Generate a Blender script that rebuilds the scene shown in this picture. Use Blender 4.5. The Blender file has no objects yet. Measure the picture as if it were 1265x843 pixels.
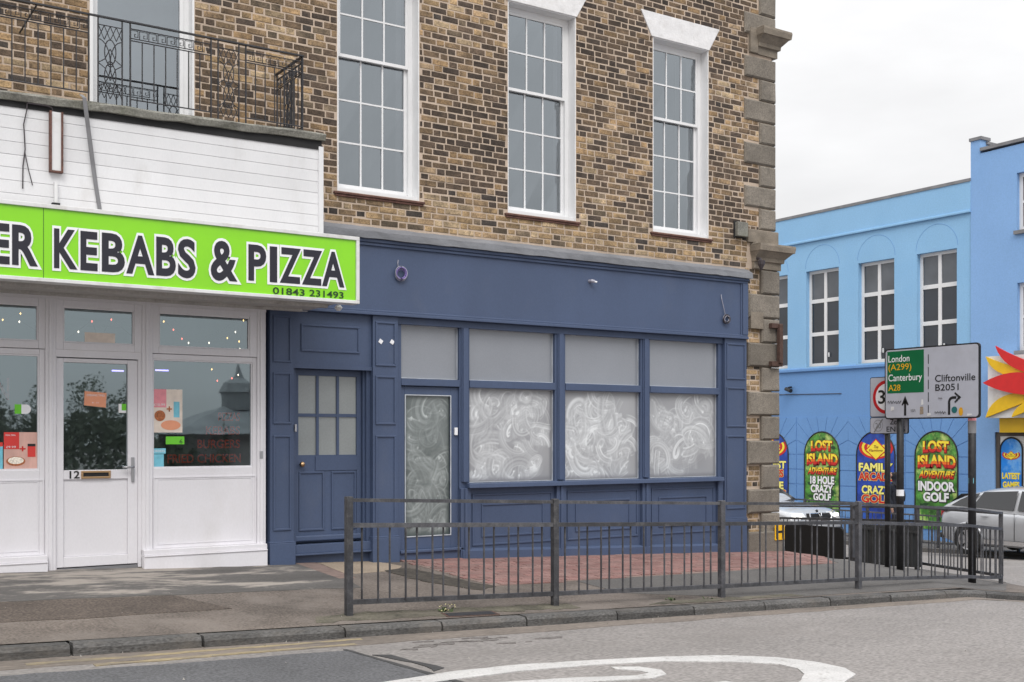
import bpy, math, random
import numpy as np
from mathutils import Vector, Matrix
rnd = random.Random(11)
S = bpy.context.scene
COL = S.collection
# ------------------------------------------------------------------ camera
cam = bpy.data.cameras.new("camera"); cam.sensor_width = 36.0; cam.lens = 40.13
cam.shift_y = 0.0937; cam.clip_end = 3000; cam.clip_start = 0.1
camo = bpy.data.objects.new("camera", cam); COL.objects.link(camo)
camo.location = (0, -11.6, 1.5); camo.rotation_euler = (math.radians(90), 0, math.radians(-33.4))
S.camera = camo
# ------------------------------------------------------------------ sky and sun (overcast)
SUN_EL, SUN_AZ = math.radians(48), math.radians(215)
W = bpy.data.worlds.new("World"); S.world = W; W.use_nodes = True
nt = W.node_tree; nt.nodes.clear()
def wn(t): return nt.nodes.new(t)
sky = wn('ShaderNodeTexSky'); sky.sky_type = 'NISHITA'; sky.sun_disc = False
sky.sun_elevation = SUN_EL; sky.sun_rotation = SUN_AZ
hs = wn('ShaderNodeHueSaturation'); hs.inputs['Saturation'].default_value = 0.25
nt.links.new(sky.outputs[0], hs.inputs['Color'])
tc = wn('ShaderNodeTexCoord'); sx = wn('ShaderNodeSeparateXYZ'); nt.links.new(tc.outputs['Generated'], sx.inputs[0])
mr = wn('ShaderNodeMath'); mr.operation = 'MAXIMUM'; nt.links.new(sx.outputs['Z'], mr.inputs[0]); mr.inputs[1].default_value = 0
pw = wn('ShaderNodeMath'); pw.operation = 'POWER'; nt.links.new(mr.outputs[0], pw.inputs[0]); pw.inputs[1].default_value = 2.2
ml = wn('ShaderNodeMath'); ml.operation = 'MULTIPLY_ADD'; nt.links.new(pw.outputs[0], ml.inputs[0])
ml.inputs[1].default_value = 20.0; ml.inputs[2].default_value = 8.5      # overcast: zenith about three times the horizon
nz = wn('ShaderNodeTexNoise'); nz.inputs['Scale'].default_value = 3.6; nz.inputs['Detail'].default_value = 5
mp = wn('ShaderNodeMapping'); mp.inputs['Scale'].default_value = (1, 1, 3.0); nt.links.new(tc.outputs['Generated'], mp.inputs[0]); nt.links.new(mp.outputs[0], nz.inputs['Vector'])
nr = wn('ShaderNodeMapRange'); nt.links.new(nz.outputs[0], nr.inputs[0]); nr.inputs[1].default_value = .3; nr.inputs[2].default_value = .7; nr.inputs[3].default_value = .87; nr.inputs[4].default_value = 1.08
mm = wn('ShaderNodeMath'); mm.operation = 'MULTIPLY'; nt.links.new(ml.outputs[0], mm.inputs[0]); nt.links.new(nr.outputs[0], mm.inputs[1])
cc = wn('ShaderNodeVectorMath'); cc.operation = 'SCALE'; cc.inputs[0].default_value = (1.0, 1.0, 1.01); nt.links.new(mm.outputs[0], cc.inputs['Scale'])
mx = wn('ShaderNodeMix'); mx.data_type = 'RGBA'; mx.inputs[0].default_value = 0.93
nt.links.new(hs.outputs[0], mx.inputs[6]); nt.links.new(cc.outputs[0], mx.inputs[7])
bg = wn('ShaderNodeBackground'); bg.inputs[1].default_value = 0.1; nt.links.new(mx.outputs[2], bg.inputs[0])
wo = wn('ShaderNodeOutputWorld'); nt.links.new(bg.outputs[0], wo.inputs[0])
sl = bpy.data.lights.new("sun", 'SUN'); sl.energy = 1.3; sl.angle = math.radians(25); sl.color = (1, .97, .93)
so = bpy.data.objects.new("sun", sl); COL.objects.link(so)
so.rotation_euler = (math.radians(90) - SUN_EL, 0, math.radians(-28))
S.view_settings.view_transform = 'Standard'; S.view_settings.look = 'None'
S.view_settings.exposure = 0.1; S.view_settings.gamma = 1.0; S.view_settings.use_curve_mapping = False
# ------------------------------------------------------------------ materials
def lin(v):
    v /= 255.0
    return v / 12.92 if v <= .04045 else ((v + .055) / 1.055) ** 2.4
def rgb(r, g, b, k=1.0): return (lin(r) * k, lin(g) * k, lin(b) * k, 1)
MATS = {}
def mat(name, col, rough=.6, var=.12, scale=6.0, fine=0.0, fscale=120.0, bump=0.0, bscale=80.0, metal=0.0, coat=0.0,
        stretch=(1, 1, 1), dirt=None, dirt_amt=0.0, dirt_scale=2.0, objrand=0.0, attr=None, emit=0.0, dlo=.5, dhi=.75):
    m = bpy.data.materials.new(name); m.use_nodes = True; n = m.node_tree; n.nodes.clear(); MATS[name] = m
    out = n.nodes.new('ShaderNodeOutputMaterial'); p = n.nodes.new('ShaderNodeBsdfPrincipled'); n.links.new(p.outputs[0], out.inputs[0])
    p.inputs['Roughness'].default_value = rough; p.inputs['Metallic'].default_value = metal
    if coat: p.inputs['Coat Weight'].default_value = coat; p.inputs['Coat Roughness'].default_value = .06
    t = n.nodes.new('ShaderNodeTexCoord'); mpn = n.nodes.new('ShaderNodeMapping'); mpn.inputs['Scale'].default_value = stretch
    n.links.new(t.outputs['Object'], mpn.inputs[0])
    def noise(sc, det=4, vec=None):
        k = n.nodes.new('ShaderNodeTexNoise'); k.inputs['Scale'].default_value = sc; k.inputs['Detail'].default_value = det
        n.links.new((vec or mpn.outputs[0]), k.inputs['Vector']); return k
    if attr:
        a = n.nodes.new('ShaderNodeAttribute'); a.attribute_name = attr; cur = a.outputs['Color']
    else:
        c = n.nodes.new('ShaderNodeRGB'); c.outputs[0].default_value = col; cur = c.outputs[0]
    def mulby(cur, fac):
        v = n.nodes.new('ShaderNodeVectorMath'); v.operation = 'SCALE'; n.links.new(cur, v.inputs[0]); n.links.new(fac, v.inputs['Scale']); return v.outputs[0]
    def rng(src, lo, hi, a=.3, b=.7):
        r = n.nodes.new('ShaderNodeMapRange'); n.links.new(src, r.inputs[0]); r.inputs[1].default_value = a; r.inputs[2].default_value = b
        r.inputs[3].default_value = lo; r.inputs[4].default_value = hi; return r.outputs[0]
    def dnoise(sc):
        k = noise(sc, 10); k.inputs['Roughness'].default_value = .66; return k
    if var: cur = mulby(cur, rng(noise(scale, 5).outputs[0], 1 - var, 1 + var))
    if fine: cur = mulby(cur, rng(noise(fscale, 2).outputs[0], 1 - fine, 1 + fine))
    if objrand:
        o = n.nodes.new('ShaderNodeObjectInfo'); cur = mulby(cur, rng(o.outputs['Random'], 1 - objrand, 1 + objrand, 0, 1))
    if dirt:
        mxn = n.nodes.new('ShaderNodeMix'); mxn.data_type = 'RGBA'
        n.links.new(rng(dnoise(dirt_scale).outputs[0], 0, dirt_amt, dlo, dhi), mxn.inputs[0])
        n.links.new(cur, mxn.inputs[6]); mxn.inputs[7].default_value = dirt; cur = mxn.outputs[2]
    n.links.new(cur, p.inputs['Base Color'])
    if emit: n.links.new(cur, p.inputs['Emission Color']); p.inputs['Emission Strength'].default_value = emit
    if bump:
        b = n.nodes.new('ShaderNodeBump'); b.inputs['Strength'].default_value = bump; b.inputs['Distance'].default_value = .01
        n.links.new(noise(bscale, 6).outputs[0], b.inputs['Height']); n.links.new(b.outputs[0], p.inputs['Normal'])
    return m
def glassmat(name, tint=(.8, .85, .86, 1), f0=1.9, rough=.015, refl=(.90, .94, 1, 1)):
    m = bpy.data.materials.new(name); m.use_nodes = True; n = m.node_tree; n.nodes.clear(); MATS[name] = m
    out = n.nodes.new('ShaderNodeOutputMaterial'); mixs = n.nodes.new('ShaderNodeMixShader')
    fr = n.nodes.new('ShaderNodeFresnel'); fr.inputs[0].default_value = f0
    tr = n.nodes.new('ShaderNodeBsdfTransparent'); tr.inputs[0].default_value = tint
    gl = n.nodes.new('ShaderNodeBsdfGlossy'); gl.inputs['Roughness'].default_value = rough; gl.inputs[0].default_value = refl
    t = n.nodes.new('ShaderNodeTexCoord'); k = n.nodes.new('ShaderNodeTexNoise'); k.inputs['Scale'].default_value = 1.6; n.links.new(t.outputs['Object'], k.inputs[0])
    b = n.nodes.new('ShaderNodeBump'); b.inputs['Strength'].default_value = .025; b.inputs['Distance'].default_value = .03; n.links.new(k.outputs[0], b.inputs['Height']); n.links.new(b.outputs[0], gl.inputs['Normal'])
    n.links.new(fr.outputs[0], mixs.inputs[0]); n.links.new(tr.outputs[0], mixs.inputs[1]); n.links.new(gl.outputs[0], mixs.inputs[2]); n.links.new(mixs.outputs[0], out.inputs[0])
    return m
def paintglass(name, base, paint):
    m = bpy.data.materials.new(name); m.use_nodes = True; n = m.node_tree; n.nodes.clear(); MATS[name] = m
    out = n.nodes.new('ShaderNodeOutputMaterial'); p = n.nodes.new('ShaderNodeBsdfPrincipled'); n.links.new(p.outputs[0], out.inputs[0])
    a = n.nodes.new('ShaderNodeAttribute'); a.attribute_name = 'paint'
    mxn = n.nodes.new('ShaderNodeMix'); mxn.data_type = 'RGBA'; n.links.new(a.outputs['Fac'], mxn.inputs[0]); mxn.inputs[6].default_value = base; mxn.inputs[7].default_value = paint
    n.links.new(mxn.outputs[2], p.inputs['Base Color']); p.inputs['Roughness'].default_value = .5
    p.inputs['Coat Weight'].default_value = 1; p.inputs['Coat Roughness'].default_value = .02
    return m
BLUE = rgb(76, 91, 121, .82)
mat('blue_paint', BLUE, .55, .09, 1.4, .06, 70, .06, 45, dirt=rgb(96, 105, 126, .8), dirt_amt=.45, dirt_scale=2.6, stretch=(1, 1, .6), dlo=.55, dhi=.8)
mat('white_upvc', (.74, .725, .755, 1), .42, .04, 1.5, .02, 60, dirt=(.5, .47, .43, 1), dirt_amt=.35, dirt_scale=1.8, stretch=(1, 1, .5), dlo=.52, dhi=.85)
mat('white_window', (.75, .75, .755, 1), .45, .04, 3)
mat('white_cladding', (.69, .69, .70, 1), .5, .04, 2, .02, 60, dirt=(.42, .40, .37, 1), dirt_amt=.5, dirt_scale=2.2, stretch=(1.5, 1, .6), objrand=.04, dlo=.56, dhi=.85)
mat('white_stone_paint', (.74, .73, .73, 1), .75, .08, 8, .06, 60, .3, 40, dirt=(.52, .5, .48, 1), dirt_amt=.5, dirt_scale=9)
mat('mortar', (.50, .40, .315, 1), .95, .15, 3, .12, 90, .3, 120, dirt=(.34, .27, .21, 1), dirt_amt=.5, dirt_scale=1.4)
mat('brick_clay', (1, 1, 1, 1), .92, .3, 9, .34, 70, .5, 90, attr='col', dirt=(.045, .036, .03, 1), dirt_amt=.6, dirt_scale=14, dlo=.52, dhi=.72)
mat('quoin_stone', (.205, .18, .15, 1), .95, .22, 3, .28, 70, .55, 55, objrand=.14, dirt=(.085, .075, .062, 1), dirt_amt=.65, dirt_scale=6, dlo=.48, dhi=.7)
mat('capital_stone', (.23, .195, .155, 1), .95, .2, 4, .2, 70, .4, 50, dirt=(.10, .085, .065, 1), dirt_amt=.6, dirt_scale=5, stretch=(1, 1, 2.2))
mat('lead', (.17, .175, .19, 1), .6, .2, 2, .12, 40, .2, 20, dirt=(.28, .28, .29, 1), dirt_amt=.4, dirt_scale=3, stretch=(1, 1, 4))
mat('tile_red', (.12, .058, .045, 1), .9, .3, 15, .2, 60, .3, 50)
mat('slab_concrete', (.21, .205, .18, 1), .95, .3, 5, .25, 60, .6, 50, dirt=(.09, .095, .06, 1), dirt_amt=.8, dirt_scale=3)
mat('black_gap', (.02, .02, .021, 1), .9, .2)
mat('iron_black', (.028, .028, .032, 1), .55, .3, 20, bump=.2)
mat('rail_metal', (.075, .075, .082, 1), .55, .28, 7, .2, 60, metal=.25, dirt=(.17, .165, .16, 1), dirt_amt=.6, dirt_scale=14, dlo=.52, objrand=.3)
mat('sign_green', rgb(140, 222, 18, .92), .3, .03, 1, dirt=rgb(110, 180, 30), dirt_amt=.3, dirt_scale=1.5, coat=.3)
mat('sign_white', (.70, .70, .70, 1), .4, .05, 3, dirt=(.4, .36, .3, 1), dirt_amt=.5, dirt_scale=5)
mat('ink_navy', (.014, .013, .024, 1), .6, .03)
mat('ink_white', (.85, .85, .87, 1), .4, .02)
mat('ink_green', rgb(26, 62, 24), .4, 0)
mat('soffit', (.5, .48, .46, 1), .7, .25, 3, .1, 40, dirt=(.12, .1, .09, 1), dirt_amt=.8, dirt_scale=3, stretch=(1, 6, 1))
mat('room_dark', (.19, .19, .22, 1), .9, .1)
mat('room_shop', (.30, .33, .345, 1), .9, .15, .8)
mat('room_blind', (.55, .56, .57, 1), .9, .06)
glassmat('pane_glass', (.93, .96, .97, 1), f0=3.1, refl=(.80, .95, 1, 1))
glassmat('pane_upper', (.88, .9, .93, 1), 3.5, refl=(.86, .94, 1, 1))
mat('pane_film', (.235, .25, .28, 1), .5, .06, 1.2, .04, 70, coat=1.0)
mat('pane_frost', (.27, .29, .29, 1), .5, .07, 3, .05, 50, coat=.8)
paintglass('pane_whitewash', (.165, .165, .18, 1), (.72, .74, .75, 1))
paintglass('pane_whitewash_door', (.055, .072, .07, 1), (.48, .52, .515, 1))
mat('putty', (.46, .49, .53, 1), .5, .2, 6)
mat('rust', (.08, .045, .035, 1), .9, .3, 20, .2, 60, .5)
mat('black_plastic', (.006, .006, .007, 1), .6, .1)
mat('grey_plastic', (.05, .053, .056, 1), .6, .15, 6)
mat('post_black', (.014, .014, .016, 1), .45, .2, 10, dirt=(.06, .06, .06, 1), dirt_amt=.5, dirt_scale=16)
mat('brass', (.55, .36, .2, 1), .3, .05, metal=1)
mat('steel', (.45, .45, .47, 1), .35, .1, metal=1)
mat('cable_grey', (.3, .3, .36, 1), .5, .1); mat('cable_violet', (.22, .16, .42, 1), .5, .1); mat('cable_dark', (.05, .04, .045, 1), .6, .1)
mat('road_sign_grey', rgb(182, 184, 194), .35, .05, 4, dirt=(.3, .3, .3, 1), dirt_amt=.25, dirt_scale=5)
mat('sign_black', (.012, .012, .013, 1), .5, .05); mat('sign_road_green', rgb(0, 102, 58), .4, .05, 4); mat('sign_yellow_text', rgb(232, 176, 30), .4, 0)
mat('sign_red', rgb(190, 20, 30), .4, 0); mat('sticker_teal', rgb(30, 105, 105), .5, .1); mat('sticker_gold', rgb(225, 165, 30), .5, .1)
mat('hydrant_yellow', rgb(240, 185, 20), .5, .1)
mat('sky_blue_render', rgb(142, 188, 226, .95), .85, .04, .7, .05, 25, .15, 40, dirt=rgb(124, 174, 218), dirt_amt=.5, dirt_scale=.5)
mat('mid_blue_render', rgb(108, 152, 206, .95), .85, .04, .7, .05, 25, .15, 40, dirt=rgb(98, 142, 198), dirt_amt=.4, dirt_scale=.6)
mat('violet_blue_render', rgb(134, 174, 222, .95), .85, .04, .7, .05, 25, .15, 40, dirt=rgb(122, 162, 214), dirt_amt=.4, dirt_scale=.6)
mat('coping_grey', (.2, .2, .21, 1), .8, .2, 4)
mat('far_pane', (.024, .03, .040, 1), .12, .35, .8, coat=.4)
mat('far_pane_blind', (.10, .11, .125, 1), .15, .25, 1.2, coat=.4)
mat('flame_red', rgb(215, 32, 32, .9), .4, .06); mat('flame_yellow', rgb(238, 192, 12, .9), .4, .06)
mat('poster_green', rgb(70, 130, 50), .45, .75, 3.2, .25, 14, dirt=rgb(205, 225, 130), dirt_amt=.9, dirt_scale=2.2, dlo=.5, dhi=.66)
mat('poster_leaf_dark', rgb(28, 66, 30), .45, .3, 8); mat('poster_leaf_light', rgb(150, 200, 90), .45, .3, 8)
mat('poster_blue', rgb(32, 66, 160), .45, .45, 3.0, .1, 10, dirt=rgb(60, 140, 220), dirt_amt=.55, dirt_scale=1.6)
mat('poster_sky', rgb(20, 130, 225), .45, .2, 2.0, dirt=rgb(150, 205, 245), dirt_amt=.9, dirt_scale=1.2, dlo=.45, dhi=.62)
mat('ink_yellow', rgb(250, 225, 60), .5, .05, 30); mat('ink_pale_yellow', rgb(250, 240, 130), .5, .05, 30)
mat('ink_orange', rgb(240, 120, 30), .5, .05, 30); mat('ink_red', rgb(205, 36, 30), .5, .05, 30); mat('ink_maroon', rgb(120, 20, 20), .5, .05, 30); mat('ink_dark', (.012, .012, .012, 1), .5, 0)
mat('door_brown', rgb(92, 84, 78), .7, .15)
mat('headlamp', (1, .98, .92, 1), .3, 0, emit=1.4)
mat('car_white', (.40, .41, .43, 1), .3, .02, coat=1); mat('car_silver', (.40, .41, .43, 1), .35, .03, metal=.35, coat=1)
mat('car_glass', (.008, .009, .011, 1), .05, 0, coat=1); mat('tyre', (.018, .018, .018, 1), .85, .1); mat('alloy', (.5, .5, .52, 1), .35, .05, metal=.8)
mat('lamp_lens', (.75, .78, .8, 1), .1, .1, 20, coat=1); mat('plastic_dark', (.02, .02, .02, 1), .5, .1); mat('lamp_red', (.35, .02, .02, 1), .2, .1, coat=1)
mat('chrome', (.75, .75, .76, 1), .15, 0, metal=1)
mat('coat_navy', (.014, .016, .026, 1), .85, .2, 8); mat('bag_black', (.012, .012, .014, 1), .8, .2, 8); mat('skin', rgb(190, 150, 130), .6, .05); mat('hair_dark', (.02, .016, .014, 1), .8, .2); mat('trouser', (.02, .022, .028, 1), .85, .15)
mat('pavement', (.125, .104, .089, 1), .95, .3, 1.1, .42, 48, .5, 60, dirt=(.195, .168, .148, 1), dirt_amt=.75, dirt_scale=1.3, dlo=.46, dhi=.66)
mat('pavement_dark', (.092, .073, .060, 1), .95, .2, 2.5, .5, 48, .5, 80)
mat('concrete_strip', (.106, .099, .093, 1), .93, .25, 2, .22, 60, .25, 60, dirt=(.33, .295, .26, 1), dirt_amt=1.0, dirt_scale=2.1, stretch=(.45, 1.5, 1), dlo=.50, dhi=.58)
mat('tarmac_grey', (.105, .099, .094, 1), .95, .14, 2, .28, 60, .35, 90)
mat('cream_slab', (.30, .24, .18, 1), .95, .15, 3, .15, 50, .3, 60)
mat('soil', (.055, .047, .038, 1), 1, .4, 12, .3, 40, .8, 30)
mat('paver_red', (.225, .088, .070, 1), .93, .12, 8, .2, 60, .25, 60, attr='col')
mat('paver_joint', (.20, .145, .125, 1), .95, .2, 10)
mat('kerb_granite', (.082, .079, .076, 1), .9, .28, 5, .42, 55, .6, 45, objrand=.2, dirt=(.16, .14, .12, 1), dirt_amt=.7, dirt_scale=3.5, stretch=(.6, 1, 1.6))
mat('road', (.218, .202, .192, 1), .95, .10, 1.3, .32, 48, .35, 110, dirt=(.165, .150, .140, 1), dirt_amt=.75, dirt_scale=.6, stretch=(.5, 1, 1))
mat('road_dark', (.092, .092, .097, 1), .93, .12, 1.5, .36, 48, .3, 110)
mat('gutter', (.165, .14, .12, 1), .95, .25, 3, .3, 50, .4, 80, dirt=(.19, .155, .12, 1), dirt_amt=.8, dirt_scale=1.5, stretch=(.3, 1, 1))
mat('road_paint', (.46, .45, .44, 1), .8, .12, 3, .12, 60, .2, 90, dirt=(.2, .185, .17, 1), dirt_amt=.8, dirt_scale=16, dlo=.56, dhi=.7)
mat('yellow_paint', (.29, .235, .14, 1), .9, .2, 4, .2, 60, dirt=(.15, .13, .11, 1), dirt_amt=1.0, dirt_scale=6, stretch=(.4, 1, 1), dlo=.44, dhi=.62)
mat('road_stain', (.135, .122, .115, 1), .95, .25, 12, .3, 50)
mat('moss_dirt', (.098, .09, .066, 1), 1, .4, 4, .35, 40, .5, 50, dirt=(.15, .13, .105, 1), dirt_amt=1, dirt_scale=3)
mat('seal_tar', (.045, .044, .044, 1), .7, .3, 10)
mat('leaf', (.05, .075, .025, 1), .7, .4, 30); mat('leaf_dark', (.15, .175, .13, 1), .8, .4, 3)
mat('litter_white', (.33, .31, .28, 1), .8, .2, 40); mat('petal', (.5, .45, .25, 1), .8, .2, 60)
mat('pavilion', (.3, .28, .27, 1), .9, .2, 2); mat('pavilion_roof', (.26, .27, .28, 1), .8, .2, 2)
mat('paper_pink', rgb(235, 150, 160), .6, .1, 20); mat('paper_red', rgb(215, 60, 55), .6, .05); mat('paper_cream', rgb(232, 218, 205), .6, .12, 12); mat('paper_orange', rgb(235, 160, 125), .6, .08)
mat('paper_green', rgb(110, 205, 50), .6, .05); mat('paper_blue', rgb(120, 195, 215), .6, .15, 14); mat('paper_wood', rgb(216, 172, 160), .6, .2, 9, stretch=(1, 1, .3)); mat('food_brown', rgb(170, 100, 60), .6, .5, 60); mat('food_white', rgb(240, 230, 215), .6, .3, 70)
mat('vinyl_red', rgb(255, 92, 62), .6, .2, 40)
for nm, c in (('bulb_warm', (1, .62, .2)), ('bulb_red', (1, .16, .1)), ('bulb_white', (1, .9, .7)), ('bulb_violet', (.35, .3, 1))):
    mat(nm, (*c, 1), .5, 0, emit=3.0)
# ------------------------------------------------------------------ mesh helpers
def wloc(o):
    v = Vector((0, 0, 0))
    while o is not None: v += o.location; o = o.parent
    return v
def setp(o, label=None, cat=None, group=None, kind=None):
    for k, v in (('label', label), ('category', cat), ('group', group), ('kind', kind)):
        if v: o[k] = v
    return o
def thing(name, label, cat, loc=(0, 0, 0), group=None, rz=0.0, kind=None):
    o = bpy.data.objects.new(name, None); COL.objects.link(o); o.location = loc; o.rotation_euler = (0, 0, rz); o.empty_display_size = .1
    return setp(o, label, cat, group, kind)
class MB:
    def __init__(s): s.v = []; s.f = []
    def add(s, vs, fs):
        o = len(s.v); s.v += [tuple(p) for p in vs]; s.f += [tuple(i + o for i in f) for f in fs]; return s
    def box(s, x0, x1, y0, y1, z0, z1):
        x0, x1 = min(x0, x1), max(x0, x1); y0, y1 = min(y0, y1), max(y0, y1); z0, z1 = min(z0, z1), max(z0, z1)
        return s.add([(x0, y0, z0), (x1, y0, z0), (x1, y1, z0), (x0, y1, z0), (x0, y0, z1), (x1, y0, z1), (x1, y1, z1), (x0, y1, z1)],
                     [(0, 3, 2, 1), (4, 5, 6, 7), (0, 1, 5, 4), (1, 2, 6, 5), (2, 3, 7, 6), (3, 0, 4, 7)])
    def prism(s, a, b):           # two matching loops of 3-D points
        n = len(a); return s.add(list(a) + list(b), [tuple(range(n))[::-1], tuple(range(n, 2 * n))] + [(i, (i + 1) % n, n + (i + 1) % n, n + i) for i in range(n)])
    def poly(s, pts): return s.add(pts, [tuple(range(len(pts)))])
    def tube(s, path, r, n=6, closed=False, cap=True):
        path = [Vector(p) for p in path]; m = len(path); rs = r if isinstance(r, (list, tuple)) else [r] * m; vs = []; fs = []
        up0 = None
        for i, p in enumerate(path):
            a = path[(i - 1) % m] if (closed or i > 0) else p; b = path[(i + 1) % m] if (closed or i < m - 1) else p
            d = (b - a).normalized()
            if up0 is None: up0 = Vector((0, 0, 1)) if abs(d.z) < .9 else Vector((1, 0, 0))
            u = d.cross(up0)
            if u.length < 1e-4: u = d.cross(Vector((0, 1, 0)))
            u.normalize(); w = d.cross(u); up0 = -w if False else up0
            for k in range(n):
                t = 2 * math.pi * k / n; vs.append(p + (u * math.cos(t) + w * math.sin(t)) * rs[i])
        segs = m if closed else m - 1
        for i in range(segs):
            for k in range(n):
                j = (i + 1) % m; fs.append((i * n + k, i * n + (k + 1) % n, j * n + (k + 1) % n, j * n + k))
        if cap and not closed: fs.append(tuple(range(n))[::-1]); fs.append(tuple(range((m - 1) * n, m * n)))
        return s.add(vs, fs)
    def build(s, name, m, parent=None, label=None, cat=None, group=None, kind=None, smooth=False, local=False, bevel=0, mods=None, recalc=True):
        off = Vector((0, 0, 0)) if (local or parent is None) else wloc(parent)
        me = bpy.data.meshes.new(name); me.from_pydata([(p[0] - off.x, p[1] - off.y, p[2] - off.z) for p in s.v], [], s.f); me.update()
        if recalc:
            import bmesh
            bm = bmesh.new(); bm.from_mesh(me); bmesh.ops.recalc_face_normals(bm, faces=bm.faces); bm.to_mesh(me); bm.free()
        if smooth:
            for p in me.polygons: p.use_smooth = True
        me.materials.append(MATS[m] if isinstance(m, str) else m)
        o = bpy.data.objects.new(name, me); COL.objects.link(o)
        if parent is not None: o.parent = parent
        if bevel:
            b = o.modifiers.new("bevel", 'BEVEL'); b.width = bevel; b.segments = 2; b.limit_method = 'ANGLE'
        return setp(o, label, cat, group, kind)
def B(x0, x1, y0, y1, z0, z1): return MB().box(x0, x1, y0, y1, z0, z1)
def frame_rect(x0, x1, z0, z1, y0, y1, t):        # four mitre-less bars round an opening
    m = MB(); m.box(x0, x1, y0, y1, z1 - t, z1); m.box(x0, x1, y0, y1, z0, z0 + t); m.box(x0, x0 + t, y0, y1, z0 + t, z1 - t); m.box(x1 - t, x1, y0, y1, z0 + t, z1 - t); return m
_tc = {}
def glyphs(s, offset=0.0):
    k = (s, offset)
    if k in _tc: return _tc[k]
    cu = bpy.data.curves.new("t", 'FONT'); cu.body = s; cu.offset = offset; cu.fill_mode = 'FRONT'; cu.resolution_u = 4
    o = bpy.data.objects.new("t", cu); COL.objects.link(o); bpy.context.view_layer.update()
    me = bpy.data.meshes.new_from_object(o.evaluated_get(bpy.context.evaluated_depsgraph_get()))
    vs = [(v.co.x, v.co.y) for v in me.vertices]; fs = [tuple(p.vertices) for p in me.polygons]
    bpy.data.objects.remove(o); bpy.data.meshes.remove(me); bpy.data.curves.remove(cu); _tc[k] = (vs, fs); return vs, fs
def text(name, s, m, parent, place, u0, u1, v0, v1, offset=0.0, shear=0.0, local=False, grow=None, warp=None):
    """flat lettering filling the rectangle u0..u1 x v0..v1 of a surface; place(u, v) gives the point"""
    rv, _ = glyphs(s, 0.0 if grow is None else grow); vs, fs = glyphs(s, offset)
    xs = [p[0] for p in rv]; ys = [p[1] for p in rv]; ax, bx = min(xs), max(xs); ay, by = min(ys), max(ys)
    pts = []
    for x, y in vs:
        u = u0 + (x - ax) / (bx - ax) * (u1 - u0); v = v0 + (y - ay) / (by - ay) * (v1 - v0); u += shear * (v - v0)
        if warp: u, v = warp(u, v)
        pts.append(place(u, v))
    return MB().add(pts, fs).build(name, m, parent, local=local, recalc=False)
def disc(c, r, place, n=28, r2=None, a0=0, a1=2 * math.pi):
    m = MB()
    if r2 is None: m.poly([place(c[0] + r * math.cos(2 * math.pi * i / n), c[1] + r * math.sin(2 * math.pi * i / n)) for i in range(n)])
    else:
        p = [];
        for i in range(n + 1):
            t = a0 + (a1 - a0) * i / n; p += [place(c[0] + r * math.cos(t), c[1] + r * math.sin(t)), place(c[0] + r2 * math.cos(t), c[1] + r2 * math.sin(t))]
        m.add(p, [(2 * i, 2 * i + 1, 2 * i + 3, 2 * i + 2) for i in range(n)])
    return m
def setcol(o, cols):      # one colour per vertex block: list of (count, rgb)
    a = o.data.color_attributes.new('col', 'FLOAT_COLOR', 'POINT'); arr = []
    for n, c in cols: arr += list(c[:3]) + [1.0] if n == 1 else (list(c[:3]) + [1.0]) * n
    a.data.foreach_set('color', arr)
# ------------------------------------------------------------------ ground heights
def sst(a, b, x):
    t = min(1, max(0, (x - a) / (b - a))); return t * t * (3 - 2 * t)
def basez(x):
    if x < -40: x = -40 - 20 * (1 - math.exp((x + 40) / 20))
    if x <= 12.2: return .238 - .0365 * (x - 1.9)
    if x <= 15.4: return -.138 - .15 * (x - 12.2)
    return -.618 - .042 * (min(x, 45) - 15.4)
def zg(x, y):
    c = .065 - .035 * sst(12.2, 15.4, x); z = basez(x)
    return z + c * max(y, -3.17) if y < 0 else z - .04 * min(y, 6) * sst(12, 15.4, x)
def zr(x, y): return zg(x, max(y, -3.17)) - .085
exec_order = []
# road: one sheet to the horizon
xs = [-400, -200, -100, -60, -40, -25, -15, -10, -6] + [i * .5 for i in range(-8, 50)] + [26, 28, 32, 40, 60, 100, 200, 400]
ys = [-400, -200, -100, -60, -40, -30, -20, -15, -12, -10, -8, -7, -6, -5.5, -5, -4.5, -4, -3.6, -3.4, -3.3, -3.17, -2.5, -2, -1.5, -1, -.5, 0, .5, 1, 2, 3, 4, 5, 6, 8, 10, 15, 25, 50, 100, 200, 400]
m = MB(); nx = len(xs)
m.add([(x, y, zr(x, y)) for y in ys for x in xs], [(j * nx + i, j * nx + i + 1, (j + 1) * nx + i + 1, (j + 1) * nx + i) for j in range(len(ys) - 1) for i in range(nx - 1)])
road = m.build('road', 'road', kind='structure', smooth=True, recalc=False)
# kerb line: straight along the main road, round the corner, up the side street
def kerbpt(s):            # s = distance from x = 13.3 on the straight; returns point and inward normal
    R = 2.3
    if s <= 0: return (13.3 + s, -3.17), (0, 1)
    L = R * math.pi / 2
    if s <= L:
        a = s / R; return (13.3 + R * math.sin(a), -.87 - R * math.cos(a)), (-math.sin(a), math.cos(a))
    return (15.6, -.87 + s - L), (-1, 0)
svals = [x - 13.3 for x in [-40, -20, -10, -6, -4, -2, 0, 1, 2, 3, 4, 5, 6, 7, 8, 9, 10, 11, 11.6, 12.165, 12.6, 13, 13.3]] + [.3 * i for i in range(1, 13)] + [3.9, 4.5, 5.5, 7, 9, 12, 16, 22, 30, 45]
m = MB(); rows = []
for s in svals:
    (kx, ky), (nx_, ny_) = kerbpt(s); kx += nx_ * .14; ky += ny_ * .14
    if s <= 12.165 - 13.3: bx, by = kx, .35
    elif s <= 3.62: bx, by = 12.1, .05
    else: bx, by = 11.9, ky
    rows.append([(bx + (kx - bx) * t / 14, by + (ky - by) * t / 14) for t in range(15)])
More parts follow.
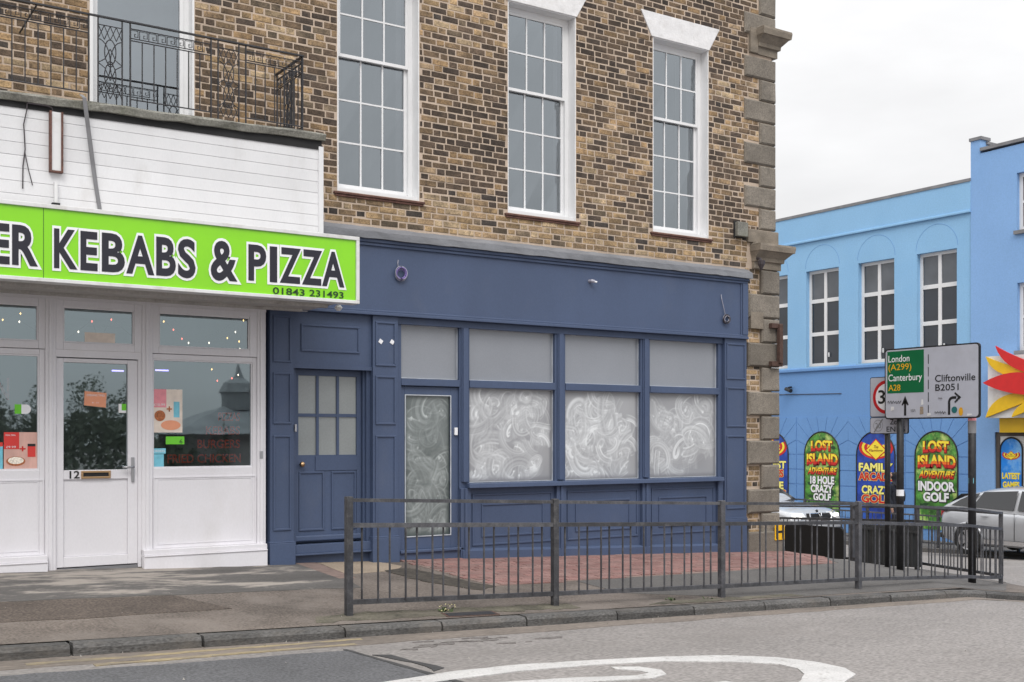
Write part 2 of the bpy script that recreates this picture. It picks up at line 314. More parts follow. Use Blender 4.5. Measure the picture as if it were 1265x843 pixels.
vs = [(x, y, zg(x, y)) for r in rows for x, y in r]
pav = MB().add(vs, [(i * 15 + j, i * 15 + j + 1, (i + 1) * 15 + j + 1, (i + 1) * 15 + j) for i in range(len(rows) - 1) for j in range(14)]).build('pavement', 'pavement', kind='structure', smooth=True, recalc=False)
def sheet(name, m, pts, dz, fn=zg, kind='structure', nsub=5, parent=None):
    """thin patch laid on the ground: fan-triangulated from its middle, subdivided so that it follows the surface"""
    import bmesh
    bm = bmesh.new(); f = bm.faces.new([bm.verts.new((x, y, 0)) for x, y in pts]); bmesh.ops.triangulate(bm, faces=[f])
    for _ in range(nsub):
        long = [e for e in bm.edges if e.calc_length() > .45]
        if not long: break
        bmesh.ops.subdivide_edges(bm, edges=long, cuts=1); bmesh.ops.triangulate(bm, faces=[q for q in bm.faces if len(q.verts) > 3])
    for v in bm.verts: v.co.z = fn(v.co.x, v.co.y) + dz
    bmesh.ops.recalc_face_normals(bm, faces=bm.faces)
    if sum(q.normal.z for q in bm.faces) < 0: bmesh.ops.reverse_faces(bm, faces=bm.faces)
    for e in [e for e in bm.edges if len(e.link_faces) == 1]:          # close the edge down to the surface below
        a, b = e.verts; bm.faces.new([a, b, bm.verts.new((b.co.x, b.co.y, b.co.z - dz - .002)), bm.verts.new((a.co.x, a.co.y, a.co.z - dz - .002))])
    me = bpy.data.meshes.new(name); bm.to_mesh(me); bm.free(); me.materials.append(MATS[m])
    o = bpy.data.objects.new(name, me); COL.objects.link(o); o['kind'] = kind
    return o
def rough_edge(pts, amp, step=.12):
    out = []
    for i in range(len(pts)):
        a = Vector(pts[i]); b = Vector(pts[(i + 1) % len(pts)]); n = max(1, int((b - a).length / step))
        for k in range(n):
            p = a.lerp(b, k / n); j = amp if k else 0; out.append((p.x + rnd.uniform(-j, j), p.y + rnd.uniform(-j, j)))
    return out
sheet('concrete_strip', 'concrete_strip', rough_edge([(-6, -1.5), (4.9, -1.5), (5.0, -.9), (4.84, .1), (-6, .1)], .025, .2), .004)
sheet('pavement_patch', 'pavement_dark', rough_edge([(-6, -2.25), (2.1, -2.32), (3.35, -2.2), (3.05, -1.52), (-6, -1.53)], .02, .3), .004)
sheet('tarmac_patch', 'tarmac_grey', rough_edge([(7.42, -1.62), (9.85, -1.42), (12.3, -1.05), (13.3, .4), (15.3, .6), (15.3, -.9), (14.7, -2.0), (13.2, -2.95), (9.0, -3.0), (7.46, -2.35)], .012, .3), .004)
sheet('cream_slab', 'cream_slab', rough_edge([(5.1, .1), (5.74, .1), (5.95, -.36), (5.75, -.62), (5.1, -.75)], .01, .2), .004)
sheet('moss', 'moss_dirt', rough_edge([(3.8, -2.93), (6.5, -2.92), (6.5, -2.72), (4.2, -2.62), (3.9, -2.7)], .05, .1), .004)
sheet('moss', 'moss_dirt', rough_edge([(7.3, -2.98), (9.5, -2.97), (9.4, -2.85), (7.6, -2.86)], .03, .1), .0065)
sheet('soil', 'soil', rough_edge([(5.6, -.62), (5.93, -.5), (6.15, -1.25), (6.3, -1.75), (6.05, -1.9), (5.8, -1.5), (5.62, -1.1)], .05, .1), .006)
sheet('brick_edging', 'paver_joint', [(4.84, .02), (5.09, .02), (5.09, -.98), (4.9, -1.0)], .005)
# gutter and road repairs
sheet('gutter', 'gutter', rough_edge([(-10, -3.48), (3.5, -3.5), (8, -3.42), (13, -3.38), (13.3, -3.16), (-10, -3.16)], .03, .3), .003, zr)
sheet('road_repair', 'road_dark', rough_edge([(-12, -3.75), (3.75, -3.7), (3.86, -5.4), (4.0, -9), (-12, -9)], .015, .25), .0035, zr)
sheet('tar_seam', 'seal_tar', rough_edge([(3.70, -3.66), (3.73, -3.66), (3.88, -5.0), (4.03, -7), (3.99, -7), (3.83, -5.05)], .008, .12), .0062, zr)
sheet('tar_stain', 'seal_tar', rough_edge([(3.80, -3.95), (3.93, -4.0), (3.98, -4.35), (4.03, -4.62), (3.9, -4.7), (3.93, -4.4), (3.86, -4.15)], .02, .08), .0058, zr)
for ax, bx, y0 in ((1.5, 4.05, -3.36), (1.9, 3.9, -3.56)):
    sheet('yellow_line', 'yellow_paint', rough_edge([(ax, y0 - .045), (bx, y0 - .045 + .12), (bx, y0 + .03 + .1), (ax, y0 + .03)], .012, .1), .0055, zr)
for _ in range(14):
    a = rnd.uniform(4.0, 5.4); b = -3.55 - rnd.uniform(0, .35); l = rnd.uniform(.05, .28); h = rnd.uniform(.015, .05)
    sheet('tar_stain', 'road_stain', rough_edge([(a, b), (a + l, b - h), (a + l * 1.2, b + h * .4), (a + l * .3, b + h)], .016, .03), .0045, zr)
outer = [(1.9, -5.5), (2.6, -5.12), (3.45, -4.9), (4.02, -4.77), (4.58, -4.74), (5.24, -4.82), (5.81, -4.91), (6.32, -5.07), (6.63, -5.3), (6.77, -5.59), (6.77, -5.85), (6.64, -6.06), (6.3, -6.24), (5.6, -6.5)]
inner = [(5.3, -6.36), (5.8, -6.2), (6.07, -6.06), (6.28, -5.9), (6.41, -5.72), (6.42, -5.52), (6.15, -5.3), (5.67, -5.07), (5.13, -4.98), (4.44, -4.95), (3.74, -5.04), (2.7, -5.3), (2.0, -5.66)]
sheet('road_marking', 'road_paint', rough_edge(outer + inner, .006, .12), .0075, zr)
sheet('road_marking', 'road_paint', rough_edge([(5.15, -5.09), (5.35, -5.17), (5.42, -5.33), (5.34, -5.48), (5.14, -5.56), (4.75, -5.49), (3.4, -5.26), (2.6, -5.42), (2.6, -5.36), (3.5, -5.16), (4.62, -5.3), (5.1, -5.43), (5.26, -5.39), (5.25, -5.29), (5.13, -5.17)], .005, .1), .0075, zr)
sheet('road_marking', 'road_paint', rough_edge([(4.6, -6.3), (5.1, -6.02), (5.4, -5.85), (5.55, -5.85), (5.6, -6.0), (5.2, -6.5)], .005, .1), .0075, zr)
# kerb stones
kerb = thing('kerb', None, None, (0, -3.1, 0), kind='structure')
joints = [x - 13.3 for x in [-6.4, -5.5, -4.6, -3.7, -2.8, -1.8, -.9, .0, .92, 1.84, 2.78, 3.95, 4.85, 5.72, 6.75, 7.72, 8.7, 9.7, 10.7, 11.7, 12.5, 13.3]] + [.6 * i for i in range(1, 7)] + [3.6 + .92 * i for i in range(1, 12)]
for a, b in zip(joints[:-1], joints[1:]):
    g = .006 + rnd.random() * .006; n = 3 if a >= 0 and a < 3.6 else 2; j = rnd.uniform(-.006, .006); tz = rnd.uniform(-.004, .006)
    prof = [(0, -.3), (0, -.028), (.022, .002), (.15, .004), (.15, -.3)]; loops = []
    for k in range(n):
        s = a + g + (b - a - 2 * g) * k / (n - 1); (kx, ky), (ix, iy) = kerbpt(s)
        loops.append([(kx + ix * (d + j), ky + iy * (d + j), zg(kx, ky) + h + tz + rnd.uniform(-.002, .002)) for d, h in prof])
    mb = MB(); q = len(prof); mb.add([p for L in loops for p in L], [tuple(range(q))[::-1], tuple(range((n - 1) * q, n * q))] + [(i * q + k, i * q + (k + 1) % q, (i + 1) * q + (k + 1) % q, (i + 1) * q + k) for i in range(n - 1) for k in range(q)])
    mb.build('kerb_stone', 'kerb_granite', kerb)
# red brick paving: single pavers near the camera, the rest joined
pv = sheet('paving', 'paver_joint', [(6.1, .05), (6.2, -.83), (6.3, -1.72), (7.45, -1.6), (9.85, -1.42), (12.15, -1.12), (13.25, .05), (12.3, .3), (11.6, .06)], .004)
def inpave(x, y):
    lo = -1.75 + (x - 6.2) * .105 if x < 12.1 else -1.13 + (x - 12.1) * 1.0
    left = 6.12 + .1 * abs(y)
    return x > left + .05 and y > lo + .03 and y < (-.04 if x < 12.25 else .25) and x < 13.2
cells = []
r = 0; y = -.055
for r in range(24):
    y = -.06 - r * .104 + .208; x = 6.0 + (.103 if r % 2 else 0)
    while x < 13.3:
        if inpave(x, y): cells.append((x, y))
        x += .206
def paver(x, y, mb, cols):
    w, d, h = .1, .049, .010 + rnd.uniform(-.003, .003); tx, ty = rnd.uniform(-.02, .02), rnd.uniform(-.03, .03); vv = []
    for ins, hh in ((0, -.004), (0, h - .004), (.005, h)):
        for a, b in ((-1, -1), (1, -1), (1, 1), (-1, 1)):
            px, py = x + a * (w - ins), y + b * (d - ins); vv.append((px, py, zg(px, py) + .004 + hh + (a * w * tx + b * d * ty if hh > 0 else 0)))
    mb.add(vv, [(0, 1, 5, 4), (1, 2, 6, 5), (2, 3, 7, 6), (3, 0, 4, 7), (4, 5, 9, 8), (5, 6, 10, 9), (6, 7, 11, 10), (7, 4, 8, 11), (8, 9, 10, 11)])
    t = rnd.uniform(.84, 1.14); q = rnd.uniform(.93, 1.08); cols.append((12, (.222 * t, .126 * t * q, .112 * t * q)))
cells.sort(key=lambda c: c[0] * .55 + (c[1] + 11.6) * .83)
for x, y in cells[:290]:
    mb, cs = MB(), []; paver(x, y, mb, cs); o = mb.build('paver', 'paver_red', pv, recalc=False); setcol(o, cs)
mb, cs = MB(), []
for x, y in cells[290:]: paver(x, y, mb, cs)
if cs: o = mb.build('paver', 'paver_red', pv, kind='stuff', recalc=False); setcol(o, cs)
# ------------------------------------------------------------------ corner building: brickwork
bb = thing('brick_building', 'yellow and dark stock brick corner building with tall white sash windows above the shops', 'building', (6.0, 0, .05))
WIN = [(5.335, 6.365), (7.588, 8.615), (9.885, 10.88)]; WZ0, WZ1 = 4.226, 6.805
FR = (2.70, 3.735, 4.56, 7.4)
TOP = 9.6
holes = [(a, b, WZ0, WZ1) for a, b in WIN] + [FR, (-8, 11.55, -1, 3.80), (-8, 4.5, 3.5, 4.45)]
xc = sorted({-8, 12.1, *[h[0] for h in holes], *[h[1] for h in holes]}); xc = [x for x in xc if -8 <= x <= 12.1]
zc = sorted({-1, TOP, *[h[2] for h in holes], *[h[3] for h in holes]}); zc = [z for z in zc if -1 <= z <= TOP]
mb = MB()
for i in range(len(xc) - 1):
    for j in range(len(zc) - 1):
        cx, cz = (xc[i] + xc[i + 1]) / 2, (zc[j] + zc[j + 1]) / 2
        if not any(h[0] < cx < h[1] and h[2] < cz < h[3] for h in holes):
            mb.poly([(xc[i], 0, zc[j]), (xc[i + 1], 0, zc[j]), (xc[i + 1], 0, zc[j + 1]), (xc[i], 0, zc[j + 1])])
mb.build('wall', 'mortar', bb, recalc=False)
mb = MB(); mb.box(12.0, 12.1, .001, 9, -1.5, TOP); mb.box(-8, 12.1, 8.9, 9, -1.5, TOP); mb.box(-8, 12.1, .02, 9, TOP - .1, TOP); mb.box(-8.1, -8, .02, 9, -.5, TOP); mb.build('side_wall', 'mortar', bb)
# reveals (plastered white) round the sash openings
for a, b in WIN:
    m = MB(); m.box(a - .001, a + .012, .001, .24, WZ0, WZ1); m.box(b - .012, b + .001, .001, .24, WZ0, WZ1); m.box(a + .012, b - .012, .001, .24, WZ1 - .012, WZ1 + .001); m.build('reveal', 'white_window', bb)
a, b, z0, z1 = FR; m = MB(); m.box(a - .001, a + .03, -.004, .24, z0, z1); m.box(b - .02, b + .001, .001, .24, z0, z1); m.box(a + .03, b - .02, .001, .24, z1 - .02, z1); m.build('reveal', 'white_window', bb)
# bricks, flemish bond
PAL = [((.066, .048, .036), .18), ((.10, .070, .048), .25), ((.135, .092, .057), .25), ((.20, .136, .078), .16), ((.29, .19, .10), .11), ((.35, .25, .155), .05)]
PALY = [((.30, .205, .11), .36), ((.24, .165, .095), .28), ((.35, .26, .16), .15), ((.12, .09, .06), .12), ((.055, .045, .038), .09)]
def pick(pal):
    t = rnd.random() * sum(w for _, w in pal)
    for c, w in pal:
        t -= w
        if t <= 0: break
    k = rnd.uniform(.8, 1.22); return tuple(v * k for v in c)
def lintel_span(a, b, z):    # splayed flat arch over a sash opening
    if WZ1 - .03 < z < 7.15: t = (z - WZ1) / .32; return (a - .03 - .19 * t, b + .0 + .19 * t)
    return None
def blocked(z):
    iv = [(h[0], h[1]) for h in holes if h[2] - .03 < z < h[3] + .03 and not (h[2] == -1 and z > 3.84)]
    for a, b in WIN:
        s = lintel_span(a, b, z)
        if s: iv.append(s)
        if 4.15 < z < 4.27: iv.append((a - .06, b + .06))
    if z < 3.86: iv.append((-8, 11.57))
    if z < 4.45: iv.append((-8, 4.78))
    return iv
WIDE_Q = []     # quoin blocks: (left x, z0, z1)
z = 4.44; k = 0
while z < 8.6:
    if not (6.88 < z + .15 < 7.30): WIDE_Q.append((11.555 if k % 2 else 11.845, z, z + .305))
    z += .305; k += 1
LOW_Q = []; z = 3.87; k = 0
while z > -.3:
    LOW_Q.append((11.60 if k % 2 else 11.86, z - .345, z)); z -= .345; k += 1
def quoin_edge(z):
    if z < 3.87:
        for x, a, b in LOW_Q:
            if a <= z < b: return x
        return 11.86
    if z < 4.42: return 11.62
    if 6.88 < z < 7.31: return 11.63
    for x, a, b in WIDE_Q:
        if a - .01 <= z < b: return x
    return 11.845
bricks = []
CH = .0752; PER = .3375
row = 0; z = -.18
while z < 8.2:
    zmid = z + CH / 2; iv = blocked(zmid); lim = quoin_edge(zmid) - .004
    x = -.6 + (PER / 2 if row % 2 else 0) + rnd.uniform(-.012, .012)
    if z > 3.8 or True:
        while x < lim:
            for w in (.215, .1025):
                w2 = w + rnd.uniform(-.006, .006); segs = [(x, min(x + w2, lim))]
                for a, b in iv:
                    ns = []
                    for p, q in segs:
                        if b + .004 <= p or a - .004 >= q: ns.append((p, q)); continue
                        if p < a - .004: ns.append((p, a - .004))
                        if q > b + .004: ns.append((b + .004, q))
                    segs = ns
                for p, q in segs:
                    ztop = 5.75 + max(0, (p - 1.9)) * .235
                    if q - p > .028 and z < ztop and (p > 1.2): bricks.append((p, q, z, w > .15 and q - p > .19))
                x += w2 + .0112 + rnd.uniform(-.002, .002)
    z += CH; row += 1
def brick(p, q, z, mb, cols):
    jt = lambda a: rnd.uniform(-a, a)
    h0, h1 = z + .0085 + jt(.0035), z + .0665 + jt(.0035); p += .004 + jt(.002); q -= .004; yo = -.003 + jt(.002); c = .004; a1, a2 = jt(.002), jt(.004)
    vv = [(p, .003, h0), (q, .003, h0 + a2), (q, .003, h1 + a2), (p, .003, h1), (p, yo, h0), (q, yo + a1, h0 + a2), (q, yo + a1, h1 + a2), (p, yo, h1),
          (p + c, yo - .002, h0 + c), (q - c, yo + a1 - .003, h0 + c + a2), (q - c, yo + a1 - .003, h1 - c + a2), (p + c, yo - .003, h1 - c)]
    mb.add(vv, [(0, 1, 5, 4), (1, 2, 6, 5), (2, 3, 7, 6), (3, 0, 4, 7), (4, 5, 9, 8), (5, 6, 10, 9), (6, 7, 11, 10), (7, 4, 8, 11), (8, 9, 10, 11)])
    zc_ = z; yel = zc_ < 4.24 or (zc_ < 4.36 and rnd.random() < .6)
    patch = math.sin(p * 1.7 + zc_ * 2.3) + math.sin(p * .9 - zc_ * 1.9 + 2)
    tone = 1 + .13 * patch * .7 + .10 * math.sin(p * 3.1 + 1.3 * math.sin(zc_ * 2.1)) * math.sin(zc_ * 4.3 + p)
    near = min(min(abs(p - b), abs(q - a)) for a, b in WIN)
    if yel: c_ = pick(PALY)
    elif near < .45 and rnd.random() < .35: c_ = pick(PAL[:2])
    elif patch > .75 and rnd.random() < .5: c_ = pick(PALY)
    else: c_ = pick(PAL)
    e_ = [rnd.uniform(.68, 1.32), rnd.uniform(.68, 1.32)]; f_ = rnd.uniform(.85, 1.15)
    for v_ in range(12): cols.append((1, tuple(q_ * tone * e_[0 if v_ % 4 in (0, 3) else 1] * (f_ if v_ % 4 < 2 else 2 - f_) for q_ in c_)))
bricks.sort(key=lambda t: (not t[3] or t[2] < 4.7 and t[0] < 4.7, t[0]))
for p, q, z, s in bricks[:295]:
    mb, cs = MB(), []; brick(p, q, z, mb, cs); o = mb.build('brick', 'brick_clay', bb, recalc=False); setcol(o, cs)
mb, cs = MB(), []
for p, q, z, s in bricks[295:]: brick(p, q, z, mb, cs)
o = mb.build('brick', 'brick_clay', bb, kind='stuff', recalc=False); setcol(o, cs)
# quoins
def quoin(x0, z0, z1, x1, d):
    j = lambda: rnd.uniform(-.005, .005); c = .022
    m = MB(); x0 += j(); A = [(x0, z0 + .006), (x1, z0 + .006), (x1, z1 - .006), (x0, z1 - .006)]
    f0 = [(x, .02, z) for x, z in A]; f1 = [(x, -d + c, z) for x, z in A]; f2 = [(x + (c if x == x0 else -c), -d + j(), z + (c if i < 2 else -c)) for i, (x, z) in enumerate(A)]
    m.add(f0 + f1 + f2, [(0, 1, 5, 4), (1, 2, 6, 5), (2, 3, 7, 6), (3, 0, 4, 7), (4, 5, 9, 8), (5, 6, 10, 9), (6, 7, 11, 10), (7, 4, 8, 11), (8, 9, 10, 11)])
    m.box(12.09, x1 - .004, .02, .6 if x0 < 11.7 else .3, z0 + .02, z1 - .02); m.build('quoin_stone', 'quoin_stone', bb)
for x, a, b in WIDE_Q: quoin(x, a, b, 12.165, .035)
for x, a, b in LOW_Q: quoin(x, a, b, 12.215, .06)
MB().box(11.56, 12.25, -.10, .5, -.6, .16).build('plinth_stone', 'quoin_stone', bb, bevel=.02)
B(11.63, 11.87, -.065, .01, 3.03, 3.26).build('repair_stone', 'capital_stone', bb)
def capital(x0, x1, z, d0, h=.36):
    prof = [(0, d0), (.10, d0), (.11, d0 + .035), (.16, d0 + .04), (.20, d0 + .08), (.25, d0 + .13), (.255, d0 + .155), (.33, d0 + .165), (.36, d0 + .16), (.385, d0 + .03)]
    k = h / .385; loops = []; off = lambda e: [(x0 - e * .25, .01), (x0 - e * .25, -e), (x1 + e * .8, -e), (x1 + e * .8, .6)]
    m = MB(); vs = []
    for hh, e in prof: vs += [(x, y, z + hh * k) for x, y in off(e)]
    n = len(prof); m.add(vs, [(i * 4 + j, i * 4 + j + 1, i * 4 + j + 5, i * 4 + j + 4) for i in range(n - 1) for j in range(3)] + [(0, 1, 2, 3), tuple((n - 1) * 4 + j for j in range(4))])
    return m
capital(11.72, 12.20, 3.88, .05, .36).build('capital', 'capital_stone', bb)
B(11.60, 12.20, -.045, .3, 4.24, 4.43).build('capital_block', 'capital_stone', bb, bevel=.01)
capital(11.80, 12.165, 6.92, .03, .38).build('capital', 'capital_stone', bb)
B(11.64, 11.79, -.05, .01, 6.92, 7.27).build('capital_block', 'capital_stone', bb, bevel=.01)
# lintels, sills, sashes
for i, (a, b) in enumerate(WIN):
    z0, z1 = WZ1 - .002, 7.125; k = .19
    m = MB(); lo = [(a - .03, z0), (b + .005, z0), (b + .005 + k, z1), (a - .03 - k, z1)]
    m.prism([(x, -.018 + rnd.uniform(-.002, .002), z) for x, z in lo], [(x, .1, z) for x, z in lo]); m.build('lintel', 'white_stone_paint', bb, bevel=.006)
    for n_ in range(2): 
        m = MB(); zt = WZ0 - .012 - n_ * .026
        x = a - .05 - .012 * (1 - n_)
        m.box(a - .05 + .015 * n_, b + .06 - .015 * n_, -.035 + .012 * n_, .05, zt - .024, zt); m.build('sill_tile', 'tile_red', bb, bevel=.004)
    y0, y1 = .14, .19
    w = frame_rect(a + .013, b - .013, WZ0 - .008, WZ1 - .013, y0, .23, .055)
    w.box(a + .013, b - .013, .012, .14, WZ0 - .011, WZ0 + .04)
    win = w.build('sash_window', 'white_window', bb)
    mz = 5.79; xa, xb = a + .068, b - .068
    # upper sash in front, lower sash behind
    def sash(z0, z1, rows, y, bot):
        m = frame_rect(xa, xb, z0, z1, y, y + .035, .035)
        if bot: m.box(xa + .035, xb - .035, y + .001, y + .034, z0 + .035, z0 + .075)
        m.build('sash_frame', 'white_window', win)
        m = MB(); zb = z0 + (.075 if bot else .035); zt = z1 - .035
        for c in (1, 2): cx = xa + .035 + (xb - xa - .07) * c / 3; m.box(cx - .0095, cx + .0095, y + .004, y + .03, zb, zt)
        for r_ in range(1, rows): rz = zb + (zt - zb) * r_ / rows; m.box(xa + .035, xb - .035, y + .006, y + .028, rz - .0095, rz + .0095)
        m.build('glazing_bar', 'white_window', win)
        for r_ in range(rows):
            for c in range(3):
                p0 = xa + .035 + (xb - xa - .07) * c / 3; p1 = xa + .035 + (xb - xa - .07) * (c + 1) / 3; q0 = zb + (zt - zb) * r_ / rows; q1 = zb + (zt - zb) * (r_ + 1) / rows
                t = rnd.uniform(-.004, .004); t2 = rnd.uniform(-.006, .006)
                MB().poly([(p0, y + .015 - t, q0), (p1, y + .015 + t, q0 + 0), (p1, y + .015 + t2, q1), (p0, y + .015 - t2, q1)]).build('pane', 'pane_upper', win, recalc=False)
    sash(mz - .02, WZ1 - .068, 2, .145, False); sash(WZ0 + .047, mz + .02, 3, .185, True)
# french window
fw = frame_rect(FR[0] + .02, FR[1] - .02, FR[2], FR[3] - .02, .13, .22, .045).build('french_window', 'white_window', bb)
m = frame_rect(FR[0] + .066, FR[1] - .066, FR[2] + .05, FR[3] - .06, .14, .19, .04); m.build('sash_frame', 'white_window', fw)
MB().poly([(FR[0] + .10, .165, FR[2] + .1), (FR[1] - .10, .165, FR[2] + .1), (FR[1] - .10, .165, FR[3] - .1), (FR[0] + .10, .165, FR[3] - .1)]).build('pane', 'pane_upper', fw, recalc=False)
# rooms behind
def room(x0, x1, y0, y1, z0, z1, m, parent, name='interior_room'):
    mb = MB(); mb.poly([(x0, y1, z0), (x1, y1, z0), (x1, y1, z1), (x0, y1, z1)]); mb.poly([(x0, y0, z0), (x0, y1, z0), (x0, y1, z1), (x0, y0, z1)]); mb.poly([(x1, y0, z0), (x1, y1, z0), (x1, y1, z1), (x1, y0, z1)])
    mb.poly([(x0, y0, z0), (x1, y0, z0), (x1, y1, z0), (x0, y1, z0)]); mb.poly([(x0, y0, z1), (x1, y0, z1), (x1, y1, z1), (x0, y1, z1)]); return mb.build(name, m, parent, recalc=False)
for a, b in WIN: room(a - .1, b + .1, .24, 2.6, 3.9, 7.0, 'room_dark', bb); B(b - .17, b - .1, .26, .5, 4.3, 6.75).build('shutter', 'room_blind', bb)
room(FR[0] - .3, FR[1] + .3, .245, 2.4, 4.3, 7.5, 'room_dark', bb)
B(FR[0], FR[1], .7, .72, 4.6, 7.4).build('blind', 'room_blind', bb)
# ------------------------------------------------------------------ fittings on the corner
t = thing('vent_box', 'small mossy stone vent box on the brickwork below the rightmost sash window', 'vent box', (11.44, 0, 4.3))
B(11.36, 11.56, -.08, -.02, 4.30, 4.50).build('housing', 'slab_concrete', t, bevel=.008); B(11.345, 11.575, -.02, -.004, 4.285, 4.515).build('backplate', 'black_gap', t)
t = thing('iron_bracket', 'rusty upright iron bracket bolted across two stones of the corner pilaster', 'bracket', (12.08, -.06, 2.7))
B(12.10, 12.17, -.16, -.10, 2.55, 3.10).build('bar', 'rust', t, bevel=.005)
for zz in (2.54, 3.08): B(11.98, 12.2, -.13, -.061, zz - .035, zz + .035).build('lug', 'rust', t, bevel=.006)
t = thing('floodlight', 'small black broken lamp hanging under the stone capital beside the blue fascia', 'lamp', (11.75, -.1, 3.92))
MB().tube([(11.72, -.06, 4.02), (11.72, -.15, 4.0), (11.72, -.17, 3.93)], .02).build('arm', 'cable_dark', t); MB().tube([(11.72, -.17, 3.97), (11.72, -.17, 3.92), (11.72, -.17, 3.84)], [.055, .05, .012], 8).build('head', 'cable_dark', t)
t = thing('hydrant_sign', 'yellow hydrant plate with black H fixed low on the corner stones', 'hydrant sign', (12.1, -.11, .15))
B(12.05, 12.245, -.116, -.106, .03, .265).build('plate', 'hydrant_yellow', t, bevel=.01)
pl = lambda u, v: (u, -.1185, v)
text('letter', 'H', 'ink_dark', t, pl, 12.075, 12.22, .055, .24, .02)
# ------------------------------------------------------------------ blue shopfront
sf = thing('shopfront', 'dark blue painted timber shopfront with whitewash swirls on its windows', 'shopfront', (8.0, 0, .05))
BP = 'blue_paint'
B(4.55, 11.53, .18, .22, -.4, 3.8).build('backing_board', BP, sf)
B(4.5, 11.45, -.06, .1, 2.925, 3.64).build('fascia', BP, sf)
m = MB(); m.box(4.5, 11.55, -.10, .1, 2.865, 2.90); m.box(4.5, 11.55, -.085, .1, 2.90, 2.925); m.box(4.5, 11.55, -.085, .1, 3.64, 3.675); m.box(4.5, 11.56, -.105, .1, 3.675, 3.712); m.box(11.45, 11.552, -.09, .1, 2.925, 3.64); m.box(11.425, 11.45, -.075, .1, 2.925, 3.64); m.build('fascia_moulding', BP, sf, bevel=.006)
m = MB(); pr = [(.01, 3.865), (-.03, 3.855), (-.135, 3.79), (-.14, 3.713), (.01, 3.713)]
n = 60; vs = []
for i in range(n + 1):
    x = 4.83 + (11.59 - 4.83) * i / n; w = [rnd.uniform(-.006, .006) for _ in pr]; vs += [(x, y + (w[k] if 0 < k < 4 else 0), z_ + w[k] * (k != 4)) for k, (y, z_) in enumerate(pr)]
m.add(vs, [(i * 5 + k, i * 5 + (k + 1) % 5, (i + 1) * 5 + (k + 1) % 5, (i + 1) * 5 + k) for i in range(n) for k in range(5)] + [(0, 1, 2, 3, 4), tuple(n * 5 + k for k in range(5))]); m.build('lead_flashing', 'lead', sf)
def mould(x0, x1, z0, z1, y, parent=sf, t_=.022, d=.014): frame_rect(x0, x1, z0, z1, y - d, y + .005, t_).build('panel_moulding', BP, parent, bevel=.004)
for x0, x1 in ((4.535, 4.80), (5.745, 6.06), (11.135, 11.55)):
    p = B(x0, x1, -.055, .1, .38, 2.862).build('pilaster', BP, sf)
    for z0, z1 in ((2.30, 2.80), (1.64, 2.19), (.50, 1.52)): mould(x0 + .03, x1 - .03, z0, z1, -.055, p)
    m = MB(); m.box(x0 - .012, x1 + .012 if x1 < 11 else x1, -.08, .1, -.3, .365); m.box(x0 - .012, x1 + (.012 if x1 < 11 else 0), -.07, .1, .365, .38); m.build('plinth', BP, p, bevel=.005)
B(4.80, 4.812, -.03, .06, .36, 2.26).build('door_stop', BP, sf)
# left door with six small panes
B(4.80, 5.745, -.01, .1, 2.285, 2.862).build('overdoor_panel', BP, sf); mould(4.90, 5.60, 2.43, 2.73, -.01)
m = MB(); m.box(4.80, 5.745, -.03, .1, 2.245, 2.285); m.box(4.812, 4.86, .03, .12, .3, 2.245); m.box(5.675, 5.70, .06, .14, .3, 2.245); m.box(5.70, 5.745, .02, .14, .3, 2.245); m.build('door_frame', BP, sf)
d = MB(); y0, y1 = .10, .145
d.box(4.862, 4.918, y0, y1, .34, 2.24); d.box(5.618, 5.672, y0, y1, .34, 2.24); d.box(4.918, 5.618, y0, y1, 2.175, 2.24); d.box(4.918, 5.618, y0 + .008, y1, .34, 1.301)
door = d.build('door', BP, sf)
m = MB()
for cx in (5.146, 5.389): m.box(cx - .015, cx + .015, y0 + .004, y1, 1.301, 2.175)
m.box(4.918, 5.618, y0 + .006, y1, 1.722, 1.758); m.build('glazing_bar', BP, door)
for a, b in ((4.918, 5.131), (5.161, 5.374), (5.404, 5.618)):
    for c, e in ((1.301, 1.722), (1.758, 2.175)): B(a, b, y0 + .02, y0 + .026, c, e).build('pane', 'pane_frost', door)
for a, b in ((4.925, 5.225), (5.31, 5.61)):
    mould(a, b, .47, 1.12, y0 + .008, door)
B(5.12, 5.63, y0 - .002, y0 + .01, 1.13, 1.29).build('letter_board', BP, door)
MB().tube([(4.945, .10, 1.2), (4.945, .07, 1.2), (4.945, .055, 1.2), (4.945, .03, 1.2)], [.014, .014, .032, .022], 12).build('knob', 'brass', door, smooth=True)
m = MB(); m.box(4.862, 5.672, .04, .1, .36, .42); m.build('weatherboard', BP, door, bevel=.012)
m = MB(); m.box(4.80, 5.745, -.02, .16, .235, .33); m.box(4.80, 5.745, -.05, .16, .215, .235); m.box(4.80, 5.745, .03, .16, -.1, .215); m.build('doorstep', BP, sf, bevel=.004)
B(4.805, 4.83, -.075, -.03, 1.555, 1.635).build('latch', 'steel', sf, label='small silver latch by the blue panelled door', bevel=.004)
for x in (5.84, 5.985):
    m = MB(); m.prism([(x + .032 * math.cos(a * math.pi / 2 + .2), -.062, 2.575 + .032 * math.sin(a * math.pi / 2 + .2)) for a in range(4)], [(x + .032 * math.cos(a * math.pi / 2 + .2), -.054, 2.575 + .032 * math.sin(a * math.pi / 2 + .2)) for a in range(4)]); m.build('door_chime', 'ink_white', sf)
